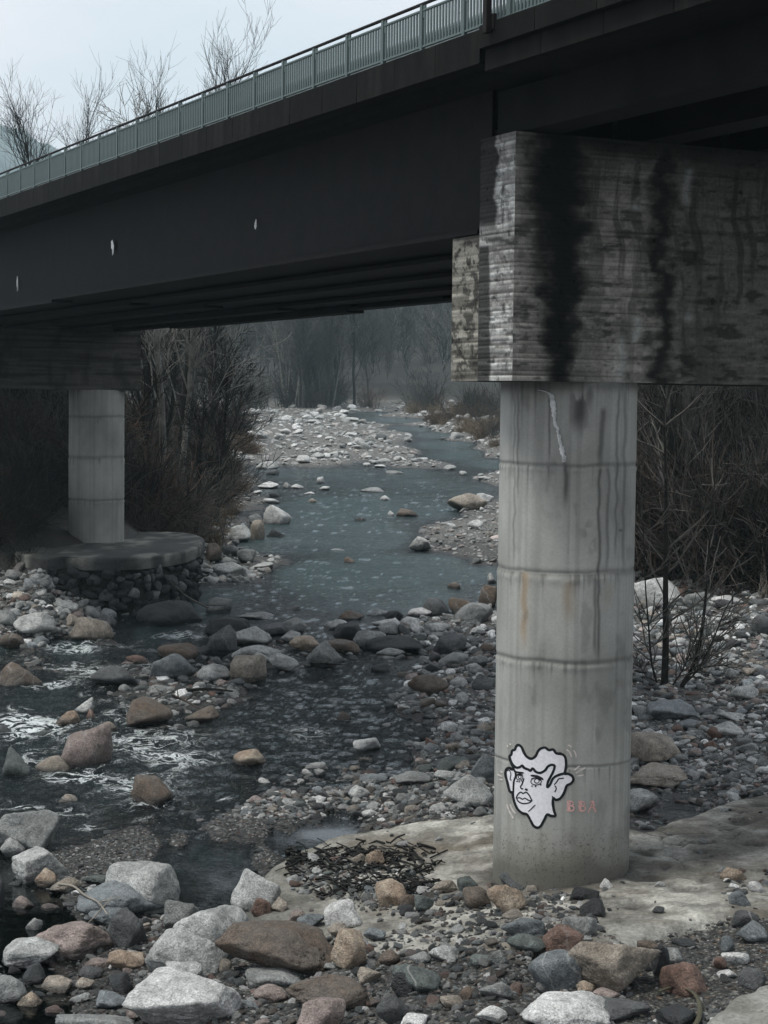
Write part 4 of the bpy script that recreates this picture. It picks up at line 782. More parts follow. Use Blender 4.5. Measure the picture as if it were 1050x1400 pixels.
# boulders: px, py of the foot, width px, height px, colour, angularity, description
BL = """47 873 56 38 P 10 two-lobed pale grey boulder|L
10 858 40 25 G 8 grey boulder half cut off by the picture edge|L
18 888 46 28 B 9 dark brown boulder at the water's edge|L
125 877 60 34 T 8 large tan brown boulder at the foot of the gravel bank|L
98 861 30 22 T 10 small tan boulder behind the large tan one|L
90 838 36 18 P 8 pale rounded boulder highest of the row|L
123 846 24 20 G 8 upright grey boulder beside the plinth|L
146 858 22 17 D 9 dark grey boulder nearest the plinth wall|L
68 806 20 14 P 8 small pale stone by the plinth's broken corner|L
226 856 88 36 K 7 long dark brown boulder lying under the plinth|Q
303 838 42 22 G 9 wet grey boulder at the right foot of the plinth|Q
310 870 62 34 K 6 glossy black rounded boulder between two currents|Q
302 897 46 42 D 22 dark triangular boulder leaning to a point|Q
342 884 68 28 P 9 pale slab-shaped boulder sloping to the right|Q
30 940 64 32 B 12 brown grey boulder with split right side|R
154 940 68 34 D 9 dark grey brown boulder beside the dam|R
233 932 62 38 U 18 pale blue grey boulder with a pointed top|D
240 905 58 26 B 10 flat brown grey boulder behind the pale blue one|D
187 907 34 11 R 9 low reddish flat stone in the current|R
292 932 44 26 P 9 pale smooth boulder at the left end of the dam|D
333 934 52 40 T 12 mottled tan boulder with a hollowed foot|D
120 977 36 24 P 16 pale striped boulder with a slanting face|R
95 989 36 18 O 12 orange brown wet stone|R
123 984 20 14 R 12 small reddish stone beside the orange one|R
197 994 76 40 B 9 big dark brown wet boulder on the gravel islet|R
150 998 44 15 T 14 flat pale tan stone at the islet's tip|R
114 1050 80 60 N 18 big blocky pinkish brown boulder with pale veins|R
18 1064 50 42 V 16 greenish grey boulder by the left picture edge|R
341 1046 44 28 O 10 tan orange rounded stone standing alone in the riffle|M
277 987 44 22 B 10 brown boulder caught with twigs|M
217 950 46 15 G 10 flat grey rubble stone on the islet|R
8 1004 22 14 D 9 small dark stone in white water|R
55 1007 46 9 V 12 thin dark green slab lying in the current|R
75 1059 58 24 T 10 low tan brown stone partly under water|R
315 788 50 23 P 7 dome-shaped pale boulder standing in the pool|K
362 779 48 15 P 9 long flat pale boulder reaching into the pool|K
336 770 28 20 G 9 grey boulder wedged behind the flat pale one|K
328 741 38 24 P 8 round pale boulder beside a tan one|K
350 738 24 28 T 8 upright tan boulder at the pool's shore|K
378 717 40 28 W 12 large whitish boulder furthest into the stream|K
376 734 28 12 K 9 dark low boulder under the whitish one|K
370 668 36 10 W 7 flat white boulder upstream of the whitish one|K
312 704 44 17 B 9 brownish grass-covered boulder|K
280 687 42 15 P 9 pale grey boulder at the edge of the wood|K
315 636 26 13 G 9 grey boulder by the reddish reeds|K
366 641 32 12 P 8 pale oval boulder at the end of the gravel bar|K
373 650 18 10 D 9 dark boulder just below the pale oval one|K
269 722 16 13 P 8 small pale stone on the grassy bank|K
289 738 28 20 G 10 grey boulder in dry grass|K
290 768 26 26 B 10 brownish upright boulder by the plinth's end|K
268 764 24 28 D 10 dark boulder pressed against the plinth|K
315 772 22 11 G 9 small low grey stone near the pool's shore|K
314 760 26 17 G 10 grey stone behind the dome-shaped one|K
348 716 22 14 G 9 grey stone left of the whitish boulder|K
371 688 22 7 W 8 small flat white stone in shallow water|K
374 680 15 8 K 9 small black stone in shallow water|K
350 846 52 9 G 9 low grey slab just awash|Q
415 634 22 12 W 10 white boulder on the lower end of the bar|U
430 687 18 6 T 12 small tan stone in mid-stream|U
439 661 12 10 W 20 small square white block in mid-stream|U
490 608 18 10 W 12 brightest white boulder of the bar|U
521 601 16 8 D 10 dark boulder in the channel beside the bar|U
638 698 56 24 T 9 large pale brown boulder at the right bank|V
661 687 28 15 W 18 white angular block behind the large pale brown one|V
578 754 36 21 P 10 pale boulder off the gravel spit|V
557 707 30 12 B 11 flat brown boulder in mid-stream|V
535 705 11 7 W 9 small white stone beside the flat brown one|V
527 684 16 7 W 9 small white stone in the ripples|V
650 723 22 13 W 9 white stone on the gravel spit|V
460 753 24 5 W 7 thin white stone barely above the pool|U
477 770 18 9 B 10 lone brown stone in the middle of the pool|U
621 805 20 10 B 9 brown stone near the right side of the pool|V
492 712 18 7 K 10 small dark stone above the pool|U
520 639 18 5 W 9 flat white stone below the bar|U
541 648 28 6 G 9 long low grey stone below the bar|U
512 673 36 7 G 9 wide low grey stone in the ripples|U
671 797 18 14 P 9 pale stone half behind the column|V
667 829 22 28 B 9 dark brown boulder touching the column's outline|D
650 851 52 28 G 8 large smooth grey boulder at the right end|D
630 837 34 20 B 9 brown boulder behind the large smooth grey one|D
594 842 38 25 D 12 dark mottled boulder at the pool side|D
440 914 54 38 G 11 veined grey boulder standing forward of the dam|D
417 890 40 25 O 12 orange brown boulder behind the veined one|D
470 894 50 19 B 9 flat brown grey boulder right of the veined one|D
480 879 48 31 K 16 black angular boulder in the middle of the dam|D
538 893 74 24 K 7 long black smooth boulder|D
506 888 42 30 G 14 grey slanting boulder between two black ones|D
535 898 34 13 G 8 low grey brown boulder before the long black one|D
617 895 46 33 D 11 dark striped boulder facing the column|D
586 951 58 37 B 10 dark brown boulder at the edge of the riffle|E
520 918 26 11 K 14 black wedge of rock rising from the riffle|M
502 1029 44 21 W 24 flat pointed whitish rock in shallow water|M
467 983 28 11 B 10 brown stone just breaking the surface|M
432 1051 32 10 W 10 flat white stone at the gravel's edge|M
420 1060 19 9 W 9 smaller white stone left of its twin|M
437 1059 18 8 P 9 pale stone right of its twin|M
490 1093 32 23 P 10 pale lumpy stone above the puddle|E
502 1119 30 13 W 10 whitish flat stone at the puddle's end|E
563 1075 52 26 G 20 grey brown rough boulder on the shore|E
641 1106 66 48 P 9 largest pale buff boulder, left of the column's foot|E
660 1068 34 38 U 22 blue green fractured rock left of the column|E
610 1068 44 15 W 12 long whitish stone lying on rough gravel|E
622 1053 48 22 V 12 greenish grey flat boulder|E
614 1000 24 14 W 9 white oval stone|E
615 1010 22 11 R 9 reddish brown stone under the white oval one|E
638 1000 28 11 P 9 pale oval stone|E
618 1027 24 12 T 14 tan wedge-shaped stone|E
662 1002 24 14 T 10 tan stone against the column's outline|E
660 944 30 22 D 9 dark boulder against the column's outline|E
632 961 22 15 P 16 pale slanting slab|E
658 913 34 18 G 9 grey boulder against the column's outline|D
622 912 44 19 G 9 grey oval boulder|D
665 892 22 14 B 9 brownish small boulder by the column|D
563 859 30 18 W 10 white boulder among the grey ones|D
576 842 40 13 W 8 long white boulder on the pool side|D
598 867 34 18 P 9 pale boulder in the middle of the right half|D
533 869 30 18 G 10 grey boulder behind the long black one|D
514 843 30 11 U 9 dark teal boulder on the pool side|D
462 861 40 14 P 9 pale flat boulder on the pool side|D
478 848 36 13 B 9 brown flat boulder on the pool side|D
540 850 28 17 K 12 black jagged boulder on the pool side|D
402 869 36 23 G 12 grey tan boulder with a dark foot|D
371 872 42 20 D 10 dark grey boulder by the pool outlet|D
352 906 64 28 P 7 long pale rounded boulder in the left half|D
387 917 40 23 P 10 pale boulder sloping into the riffle|D
354 912 30 20 P 9 pale boulder before the long rounded one|D
396 879 28 18 P 11 small pale angular boulder|D
528 858 40 11 P 14 pale flat slab between boulders|D
540 960 18 14 G 14 grey pointed stone by the little fall|M
558 1042 18 12 K 10 small black stone by the right shore|M
499 1041 22 6 B 9 thin brown stone before the pointed whitish rock|M
593 920 26 14 K 9 small black boulder|D
595 907 16 15 K 10 upright black stone|D
533 1053 22 5 W 9 thin white stone near the shore|M
513 1070 44 15 U 12 blue grey rock just under the surface|M
217 1100 74 40 B 16 brown blocky boulder standing in the lower rapids|R
37 1168 86 62 G 20 large grey boulder with a peaked top|F
14 1173 40 30 P 22 pale angular boulder before the peaked one|F
42 1206 94 44 P 20 wide pale grey slab-topped boulder|F
66 1213 30 25 O 9 round orange brown stone right of the slab|F
92 1222 44 24 T 9 round pale orange tan stone|F
31 1241 26 14 N 9 pale pinkish stone in the puddle|F
198 1250 100 72 P 7 pale grey arched boulder behind a banded one|F
163 1256 116 50 U 7 blue grey boulder with wavy banding|F
102 1313 100 64 N 13 pink brown wedge-shaped boulder|F
148 1266 48 27 U 12 blue grey boulder with a flat top|F
169 1296 50 52 D 26 dark grey sharp-edged boulder|F
241 1278 56 46 G 18 leaning slab, pale above and dark below|F
296 1313 106 74 P 7 large smooth pale boulder with a domed top|F
252 1338 100 66 P 8 large smooth pale boulder before the domed one|F
280 1328 46 46 B 24 dark brown block wedged between smooth boulders|F
36 1328 84 42 P 10 broad pale boulder at the left picture edge|F
174 1328 48 30 O 14 orange mottled stone|F
135 1325 40 16 N 16 low pinkish orange stone|F
270 1412 158 92 W 20 biggest white granite boulder|F
254 1348 52 36 P 9 pale smooth boulder behind the granite one|F
210 1365 44 26 P 16 pale flat stone left of the granite one|F
147 1380 44 25 U 10 speckled blue grey stone|F
184 1396 40 23 N 13 pink tan stone by the picture's lower edge|F
131 1416 98 32 G 14 grey boulder cut by the picture's lower edge|F
10 1370 54 36 G 12 grey boulder in the lower left corner|F
43 1376 30 21 O 14 small orange brown stone near the corner|F
75 1385 26 11 R 8 low brick red stone|F
114 1354 28 16 T 8 oval tan stone|F
43 1346 34 26 K 16 black angular stone|F
164 1358 36 27 K 10 blackish blue stone|F
122 1339 34 18 D 9 dark grey oval stone|F
80 1357 38 22 T 16 pale tan crooked stone|F
46 1272 22 18 W 18 small white stone left of the pink wedge|F
110 1372 28 12 G 9 thin grey stone in shallow water|F
-2 1248 30 50 K 9 black wet boulder cut by the left picture edge|F
133 1210 30 13 V 20 greenish flat slab on the wet gravel|F
92 1098 28 14 T 9 pale stone under the lower rapids|R
70 1242 26 7 N 10 thin pinkish stone in the puddle|F
350 1242 64 54 P 26 pale bluish angular block at the slab's left end|G
359 1250 28 26 R 16 reddish brown stone beside the bluish block|G
383 1246 24 20 T 24 buff angular stone on the slab|G
468 1268 52 38 W 16 whitish pentagonal stone|G
428 1270 40 23 U 16 blue grey flat stone|G
403 1263 26 19 N 18 pinkish sharp stone|G
384 1344 160 78 B 10 very large dark rusty brown boulder|G
482 1324 54 52 O 12 rusty orange lumpy boulder|G
464 1281 30 19 T 8 small tan stone on the rusty lumpy boulder's far side|G
511 1288 34 21 U 12 dark teal stone|G
373 1354 76 27 G 8 grey banded boulder|G
365 1370 52 27 N 9 oval tan pink stone|G
453 1386 110 50 B 9 long brown boulder with a rusty crest|G
448 1412 74 46 N 14 pale pink boulder at the lower edge|G
566 1362 64 48 V 10 greenish grey boulder with a dark neighbour|G
551 1364 34 36 K 10 black egg-shaped stone|G
531 1321 28 21 B 8 oval brown stone|G
505 1346 30 25 T 14 buff whitish stone|G
538 1404 52 44 D 16 dark grey rough boulder at the lower edge|G
563 1408 42 22 W 14 whitish stone at the lower edge|G
620 1380 30 19 T 8 oval tan stone right of the greenish boulder|G
536 1240 42 40 O 12 orange tan stone with swirling bands|G
554 1243 28 21 B 9 dark brown stone beside the swirling one|G
512 1183 26 21 O 8 rust orange round stone on the slab|G
490 1182 21 16 T 8 tan oval stone on the slab|G
608 1222 32 19 T 11 tan grey stone at the slab's edge|G
638 1219 31 25 V 10 greenish black stone|H
578 1249 26 25 V 9 dark green round stone|G
653 1243 40 29 B 10 flat brown stone|H
658 1321 26 18 V 9 grey green oval stone|H
684 1323 28 23 G 10 grey round stone|H
611 1315 44 22 P 10 pale grey green flat stone|G
577 1319 30 16 G 9 grey low stone|G
676 1400 46 26 W 12 white stone at the lower edge|H
680 1369 44 24 G 9 grey oval stone above the lower edge|H
638 1367 20 18 B 9 small round brown stone|H
689 1248 56 40 O 15 orange white mottled boulder|H
714 1214 52 28 D 10 dark speckled stone touching the column's foot|H
829 1213 25 13 W 8 white oval stone alone on the slab|H
801 1231 38 22 K 12 black lumpy stone on the slab|H
807 1254 36 24 K 12 second black stone in front of the lumpy one|H
775 1307 56 44 R 15 bright orange red boulder|H
793 1282 46 30 G 16 grey streaked slab-like stone|H
756 1358 74 62 U 8 rounded blue grey speckled boulder|H
838 1361 122 86 T 22 largest tan fractured boulder|I
938 1364 56 42 R 18 red brown angular boulder|I
768 1418 124 56 W 13 big white granite boulder at the lower edge|H
724 1304 54 30 V 9 olive boulder with one pale band|H
715 1281 54 26 U 10 blue green flat boulder|H
852 1398 86 28 D 13 flat dark grey rock at the lower edge|I
926 1406 54 28 K 9 dark round rock inside the curved strap|I
1003 1204 32 17 O 14 orange brown stone at the slab's right|I
1009 1237 28 20 U 9 blue grey stone at the slab's right|I
1037 1220 26 14 W 10 white stone at the slab's right|I
1020 1269 34 23 D 11 dark brown grey leaning stone|I
1032 1290 44 30 U 11 blue grey round boulder|I
1006 1320 36 20 W 9 oval white stone in fine gravel|I
981 1325 22 16 R 12 rust coloured stone in fine gravel|I
996 1301 20 21 U 11 small upright bluish stone|I
993 1340 24 13 W 9 small white stone in fine gravel|I
832 1368 36 18 N 12 pink flat stone under the fractured boulder|I
802 1361 26 21 O 14 orange white stone under the fractured boulder|I
886 1306 28 22 B 12 brown stone behind the fractured boulder|I
902 1336 24 44 K 14 black upright stone right of the fractured boulder|I
921 1325 30 28 G 12 grey stone behind the red brown one|I
823 1381 38 21 V 9 grey green stone|I
1033 1353 42 28 D 14 dark stone at the right picture edge|I
937 1295 32 10 K 12 thin blackish slab on fine gravel|I
893 832 84 46 W 11 very large whitish mottled boulder behind the column|J
982 802 36 19 G 9 grey boulder at the foot of the thicket|J
997 831 48 20 W 10 flat whitish boulder behind the young tree|J
953 835 44 26 G 10 grey mottled boulder behind the young tree|J
1040 868 32 28 D 12 dark grey boulder at the right picture edge|J
925 899 24 16 U 16 pale blue angular stone left of the young tree|J
917 986 72 30 U 24 blue green angular slab below the young tree|J
892 1048 80 48 T 10 large buff grey boulder right of the column|J
905 1078 96 34 T 9 long flat buff grey boulder right of the column|J
874 1114 54 42 P 9 pale smooth boulder right of the column's foot|J
992 1010 48 23 P 9 pale boulder behind a rust coloured one|J
979 1012 26 20 R 14 rust coloured stone|J
973 1026 22 14 R 12 smaller rust coloured stone|J
1018 957 42 21 P 9 pale grey oval boulder|J
1001 987 40 14 P 12 flat pale slab|J
1025 925 24 13 T 9 tan stone right of the young tree|J
1027 911 17 11 T 9 smaller tan stone above its twin|J
983 926 22 12 U 10 blue grey stone|J
1002 926 22 14 P 10 pale stone beside the blue grey one|J
958 1000 18 15 B 12 brown upright stone|J
937 1014 30 11 T 9 flat tan stone|J
943 1059 20 12 U 9 small blue stone near the dark puddle|J
936 998 32 15 U 9 blue grey oval stone|J
1024 1030 36 15 G 12 grey flat stone|J
1043 1049 18 13 G 9 small grey stone at the right picture edge|J
955 1099 30 8 T 10 thin tan stone in the dark puddle|J"""
ZONE = {'L': 'left gravel bank', 'Q': 'by the far plinth', 'R': 'in the left rapids', 'D': 'in the boulder dam', 'M': 'in the middle riffle', 'K': 'on the pool\'s left shore', 'U': 'far upstream', 'V': 'right side of the pool',
        'E': 'on the right shore', 'F': 'lower left shore', 'G': 'front shingle, left part', 'H': 'front shingle below the column', 'I': 'front right shingle', 'J': 'on the right bank'}
rows = []
for ln in BL.strip().split('\n'):
    a, z = ln.rsplit('|', 1); q = a.split(' '); rows.append((float(q[0]), float(q[1]), float(q[2]), float(q[3]), q[4], float(q[5]), ' '.join(q[6:]), z))
Bp, Bok = march([r[0] for r in rows], [r[1] for r in rows], surf)
BXY = []
def put_boulder(i, P, wpx, hpx, ck, sharp, label, group=None):
    rs = np.random.RandomState(500+i); Z = P[1]; k = math.hypot(Z, CZ-P[2])/F; wm = wpx*k; hm = hpx*k; tn = (CZ-P[2])/Z
    D = min(wm*rs.uniform(.7, .95), hm/tn*.75 if tn > 0 else wm); H = max((hm-D*tn*.45), hm*.45)
    lev = 5 if wpx > 90 else 4 if wpx > 26 else 3
    v, f = rockshape(rs, lev, sharp*1.35, 8 if sharp > 15 else 11)
    cx, cy = P[0]*(1+D*.4/Z), P[1]+D*.42; gz = float(ground(cx, cy)); wz = float(W(cy)); base = min(gz, P[2])-.05*H
    wet_ = wz > gz-.02
    top = P[2]+H; bot = min(base, gz-.15*H)-.12*H; rz = (top-bot)/2
    prof = 1-.10*np.clip(v[:, 2], 0, 1); v = v*[1, 1, 1]; v[:, 0] *= prof; v[:, 1] *= prof
    v = v*[wm/2*1.04, D/2*1.1, rz]; ti = rs.uniform(-.10, .10); c_, s_ = math.cos(ti), math.sin(ti); v = np.stack([v[:, 0]*c_-v[:, 2]*s_, v[:, 1], v[:, 0]*s_+v[:, 2]*c_], 1)
    rz_ = rs.uniform(-.3, .3); c_, s_ = math.cos(rz_), math.sin(rz_); v = np.stack([v[:, 0]*c_-v[:, 1]*s_, v[:, 0]*s_+v[:, 1]*c_, v[:, 2]], 1)
    me = mesh('boulder', v, f, ROCKM[ck]); zc = top-rz
    wl_ = wz+.04+.05*hm*0 if wet_ or P[2] < wz+.05 else -9
    setflt(me, sstep(.06, -.02, v[:, 2]+zc-wl_-.10*np.clip(hm, .2, 1)*rs.uniform(.4, 1.3)+fbm(v[:, 0]*3, v[:, 1]*3, 0, 3, 2)*.07) if wl_ > -5 else np.zeros(len(v))+(.75 if ck == 'K' else 0), 'wet')
    o = thing('boulder', label, 'boulder', (cx, cy, zc), group, me); BXY.append((cx, cy, wm/2, D/2)); return o
for i, r in enumerate(rows): put_boulder(i, Bp[i], r[2]*(1.1 if r[7] in 'FGHID' else 1), r[3]*(1.06 if r[7] in 'FGHID' else 1), r[4], r[5], r[6]+' '+ZONE[r[7]], 'boulders of the river bed')
# more stones of the far gravel bar and banks that nothing tells apart
RS = np.random.RandomState(3); k = 0
while k < 46:
    px_, py_ = RS.uniform(330, 690), RS.uniform(560, 690); P, ok = march([px_], [py_], surf); h = float(bedh(P[0][0], P[0][1]))
    if h < -.12 or h > 1.2: continue
    put_boulder(1000+k, P[0], RS.uniform(11, 22), RS.uniform(5, 9), 'WPPGWP'[RS.randint(6)], RS.uniform(8, 16), 'pale worn boulder on the distant gravel bar upstream', 'pale boulders of the distant gravel bar'); k += 1

# pebbles and shingle: one mass, stones instanced on points
def scatter(name, P, size, tint, variants, rot=None, **kw):
    n = len(P); me = bpy.data.meshes.new(name); me.vertices.add(n); me.vertices.foreach_set('co', np.asarray(P, np.float32).ravel())
    for nm, arr in (('sca', size), ('rot', rot)):
        a = me.attributes.new(nm, 'FLOAT_VECTOR', 'POINT'); a.data.foreach_set('vector', np.asarray(arr, np.float32).ravel())
    a = me.attributes.new('tint', 'FLOAT_COLOR', 'POINT'); c = np.ones((n, 4), np.float32); c[:, :3] = tint; a.data.foreach_set('color', c.ravel())
    col = bpy.data.collections.new(name+'_kinds')
    for v in variants: col.objects.link(v)
    g = bpy.data.node_groups.new(name, 'GeometryNodeTree'); g.interface.new_socket('Geometry', in_out='INPUT', socket_type='NodeSocketGeometry'); g.interface.new_socket('Geometry', in_out='OUTPUT', socket_type='NodeSocketGeometry')
    A = g.nodes.new; gi, go = A('NodeGroupInput'), A('NodeGroupOutput'); ci = A('GeometryNodeCollectionInfo'); ci.inputs['Collection'].default_value = col; ci.inputs['Separate Children'].default_value = True; ci.inputs['Reset Children'].default_value = True
    ip = A('GeometryNodeInstanceOnPoints'); ip.inputs['Pick Instance'].default_value = True
    rv = A('FunctionNodeRandomValue'); rv.data_type = 'INT'; rv.inputs[4].default_value = 0; rv.inputs[5].default_value = len(variants)-1
    sa = A('GeometryNodeInputNamedAttribute'); sa.data_type = 'FLOAT_VECTOR'; sa.inputs[0].default_value = 'sca'; ra = A('GeometryNodeInputNamedAttribute'); ra.data_type = 'FLOAT_VECTOR'; ra.inputs[0].default_value = 'rot'
    lk = g.links.new; lk(gi.outputs[0], ip.inputs['Points']); lk(ci.outputs[0], ip.inputs['Instance']); lk(rv.outputs[2], ip.inputs['Instance Index']); lk(ra.outputs[0], ip.inputs['Rotation']); lk(sa.outputs[0], ip.inputs['Scale']); lk(ip.outputs[0], go.inputs[0])
    o = ob(name, me, None, kind='stuff', **kw); md = o.modifiers.new('scatter', 'NODES'); md.node_group = g; return o
PV = []
for i in range(16):
    v, f = rockshape(np.random.RandomState(40+i), 3, (9, 14, 22, 30)[i % 4], 10); me = mesh('pebble_kind', v, f, PEBM); PV.append(bpy.data.objects.new('pebble_kind', me))
PAL = np.array([ROCKC[k] for k in 'GGGGUUVDDDKKPPPPWWWTBRN']); PAL = PAL.mean(1, keepdims=True)*.35+PAL*.65
def pebble_field(name, n, x0, x1, y0, y1, s0, s1, seed, label, fn=None, pile=.5):
    rs = np.random.RandomState(seed); px_ = rs.uniform(x0, x1, n); py_ = rs.uniform(y0, y1, n); P, ok = march(px_, py_, surf_dry); h = bedh(P[:, 0], P[:, 1])
    sl = slab_q(P[:, 0], P[:, 1]) > P[:, 2]-.03
    keep = ok & (h > -.5) & (h < 1.9) & (P[:, 1] < 330)
    u = rs.rand(n); big = np.exp(rs.normal(0, .42, n)); spx = np.clip((s0+(s1-s0)*rs.rand(n)**2)*big, 2.2, 24)
    # on the slab only where the shingle spreads over it
    x_, y_ = proj(P); on = (y_ > np.interp(x_, [330, 520, 570, 620, 700, 780, 820, 860], [1275, 1290, 1262, 1222, 1212, 1228, 1262, 1305])+fbm(x_*.03, y_*.03, 0, 3, 5)*16) | (x_ < 600) & (x_ > 400) & (y_ > 1165) & (np.abs(y_-(1195+(x_-430)*.22)) < 26+fbm(x_*.03, y_*.03, 0, 3, 3)*22) | (x_ > 985) & (y_ > 1190) & (y_ < 1236) & (fbm(x_*.03, y_*.03, 0, 3, 15) > -.1)
    keep &= (~sl) | on | (rs.rand(n) < .022)
    if fn is not None: keep &= fn(x_, y_, h, rs, P)
    # sparse in the water
    keep &= (h > .02) | (rs.rand(n) < np.where(P[:, 1] > 56, .06, np.clip(.42+h*1.9, .03, 1)))
    fine = ((y_ > 1120) & (y_ < 1200) & (x_ < 430)) | ((x_ > 860) & (y_ > 1255) & (y_ < 1380))
    spx = np.where(fine & (rs.rand(n) < .93), np.clip(spx*.55, 2.6, 6), spx)
    P = P[keep]; spx = spx[keep]; h = h[keep]; k = P[:, 1]/F; m_ = len(P); x_ = x_[keep]; y_ = y_[keep]
    r = spx*k/2; sca = np.stack([r*rs.uniform(.85, 1.4, m_), r*rs.uniform(.7, 1.1, m_), r*rs.uniform(.45, .8, m_)], 1)
    rot = np.stack([rs.normal(0, .25, m_), rs.normal(0, .25, m_), rs.uniform(0, 6.28, m_)], 1)
    P[:, 2] += sca[:, 2]*rs.uniform(-.35, pile, m_)*(h > -.05)
    t_ = PAL[rs.randint(0, len(PAL), m_)]*np.exp(rs.normal(0.08, .34, m_))[:, None]
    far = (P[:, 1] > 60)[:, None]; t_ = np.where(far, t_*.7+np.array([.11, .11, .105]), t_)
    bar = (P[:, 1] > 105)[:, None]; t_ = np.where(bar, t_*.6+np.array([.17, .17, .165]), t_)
    dk = ((y_ > 1225) & (x_ > 380) & (x_ < 760))[:, None]; t_ = np.where(dk, t_*.62, t_)
    t_ = t_*np.where((h < .03) & (P[:, 2] < W(P[:, 1])+.06), .5, 1.)[:, None]*np.where(fine[keep], .6, 1)[:, None]
    lf = ((x_ < 330) & (y_ > 1230))[:, None]; t_ = np.where(lf, t_*.75, t_)
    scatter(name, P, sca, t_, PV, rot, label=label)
pebble_field('pebbles', 20000, -140, 1190, 1060, 1470, 5, 13, 1, 'wet and dry pebbles of the near shore')
pebble_field('pebbles', 26000, -140, 1190, 780, 1110, 5, 14, 2, 'stones and pebbles of both banks and the riffle')
pebble_field('shingle', 15000, -140, 1190, 1080, 1470, 3, 5, 3, 'fine shingle between the larger stones', None, .15)
pebble_field('shingle', 9000, -140, 1190, 800, 1080, 2.5, 4.5, 5, 'fine shingle of the banks', None, .15)
pebble_field('wet_gravel', 9000, -60, 440, 1100, 1205, 4.5, 7, 6, 'fine wet gravel between the rapids and the still pool', None, .2)
pebble_field('gravel_bar', 9000, 200, 760, 548, 800, 3, 9, 4, 'pale stones of the gravel bar and pool shores', lambda x, y, h, rs, P: (h > -.02) | (rs.rand(len(x)) < .025))

# ------------------------------------------------------------------ trees
def tree_lines(rs, H, r0, nl, up=.55, ang=1., wander=.10, lean=0., tw=1.0, first=.25, rmin=.010, sub=(6, 4)):
    tr = []; br = []
    def path(p, d, L_, r, seg, w, trop):
        pts = [p]; 
        for i in range(seg):
            d = d+rs.normal(0, w, 3)+np.array([0, 0, trop]); d = d/np.linalg.norm(d); p = p+d*L_/seg; pts.append(p)
        return np.array(pts), d
    def kids(pts, d0, L_, r, level, n):
        for q in range(n):
            t_ = rs.uniform(.22 if level > 1 else first, .98); i = t_*(len(pts)-1); a = int(i); p = pts[a]+(pts[min(a+1, len(pts)-1)]-pts[a])*(i-a)
            d = pts[min(a+1, len(pts)-1)]-pts[max(a-1, 0)]; d = d/np.linalg.norm(d); s_ = rs.normal(size=3); s_ -= s_.dot(d)*d; s_ /= np.linalg.norm(s_)
            an = rs.uniform(.35, .95)*ang*(1 if level > 1 else 1.-up*.5); nd_ = d*math.cos(an)+s_*math.sin(an)
            ll = L_*rs.uniform(.35, .62)*(1.15-.55*t_ if level == 1 else 1.); rr = max(r*.5*(1-t_*.5), rmin)
            P_, dd_ = path(p, nd_, ll, rr, 6 if level == 1 else 4, wander*1.2, .10*up+.16*(1-ang)); br.append((P_, np.linspace(rr, max(rmin*.6, rr*.3), len(P_))))
            if level < 3: kids(P_, dd_, ll, rr, level+1, int(sub[level-1]*tw*rs.uniform(.7, 1.3)))
    P_, d = path(np.zeros(3), np.array([lean*rs.normal(), lean*rs.normal(), 1.]), H, r0, 12, wander*.5, .05)
    tr.append((P_, np.linspace(r0, r0*.12, len(P_)))); kids(P_, d, H*.55, r0*.75, 1, nl)
    return tr, br
BARK = {'grey': simple('grey_bark', (.062, .058, .050), .9, nz=.5, sc=4), 'dark': simple('dark_bark', (.018, .017, .015), .9, nz=.4, sc=4), 'pale': simple('pale_bark', (.15, .145, .13), .85, nz=.55, sc=3), 'brown': simple('brown_twig', (.030, .021, .015), .9, nz=.45, sc=2), 'red': simple('reddish_twig', (.055, .030, .019), .9, nz=.45, sc=2), 'straw': simple('dry_straw', (.13, .095, .06), .9, nz=.4, sc=3), 'twigpale': simple('pale_twig', (.20, .18, .15), .85, nz=.4, sc=3)}
def tree_meshes(seed, H, r0, nl, bark, **k):
    rs = np.random.RandomState(seed); tr, br = tree_lines(rs, H, r0, nl, **k); v, q = tubes(tr, 7); a = mesh('trunk', v, q, BARK[bark]); v, q = tubes(br, 3); return a, mesh('crown', v, q, BARK[bark], False)
def put_tree(ms, label, p, rz, sc=1., group=None, cat='tree', name='bare_tree', tilt=(0, 0)):
    o = thing(name, label, cat, p, group); o.rotation_euler = (tilt[0], tilt[1], rz); o.scale = (sc, sc, sc); ob('trunk', ms[0], o); ob('crown', ms[1], o); return o
TV = [tree_meshes(s, 14, .17, 26, b_, up=.75, rmin=.014, sub=(7, 4), first=.18) for s, b_ in ((1, 'grey'), (2, 'dark'), (3, 'grey'), (4, 'pale'), (5, 'dark'), (6, 'grey'))]
TALL = [tree_meshes(s, 22, .2, n_, 'dark', up=u_, ang=a_, rmin=.009, sub=(8, 5), first=.42, wander=.07) for s, u_, a_, n_ in ((11, .8, .74, 42), (12, .7, .9, 26), (13, .8, .75, 24))]
TOPZ = {m_[1].name: float(np.percentile([v.co.z for v in m_[1].vertices], 98.5)) for m_ in TALL}
def gz(px_, Z): x = (px_-525)/F*Z; return (x, Z, float(ground(x, Z))-.15)
def topto(px_, Z, ytop, ms, H0, **k):
    p = gz(px_, Z); ztop = CZ+ray(px_, ytop)[2]/ray(px_, ytop)[1]*Z; put_tree(ms, k['label'], p, k.get('rz', 0), (ztop-p[2])/TOPZ[ms[1].name], cat='tree', tilt=k.get('tilt', (0, 0)))
topto(240, 97, 40, TALL[0], 19.5, label='tallest bare tree rising above the railing with a narrow upright crown', rz=1.)
topto(200, 99, 84, TALL[2], 19.5, label='slender bare tree just left of the tallest one above the railing', rz=4.)
topto(146, 98, 106, TALL[2], 19.5, label='bare tree with open top, second from the left above the railing', rz=2., tilt=(0, .04))
topto(92, 96, 108, TALL[1], 19.5, label='leaning bare tree with slanting branches, leftmost above the railing', rz=.3, tilt=(0, -.10))
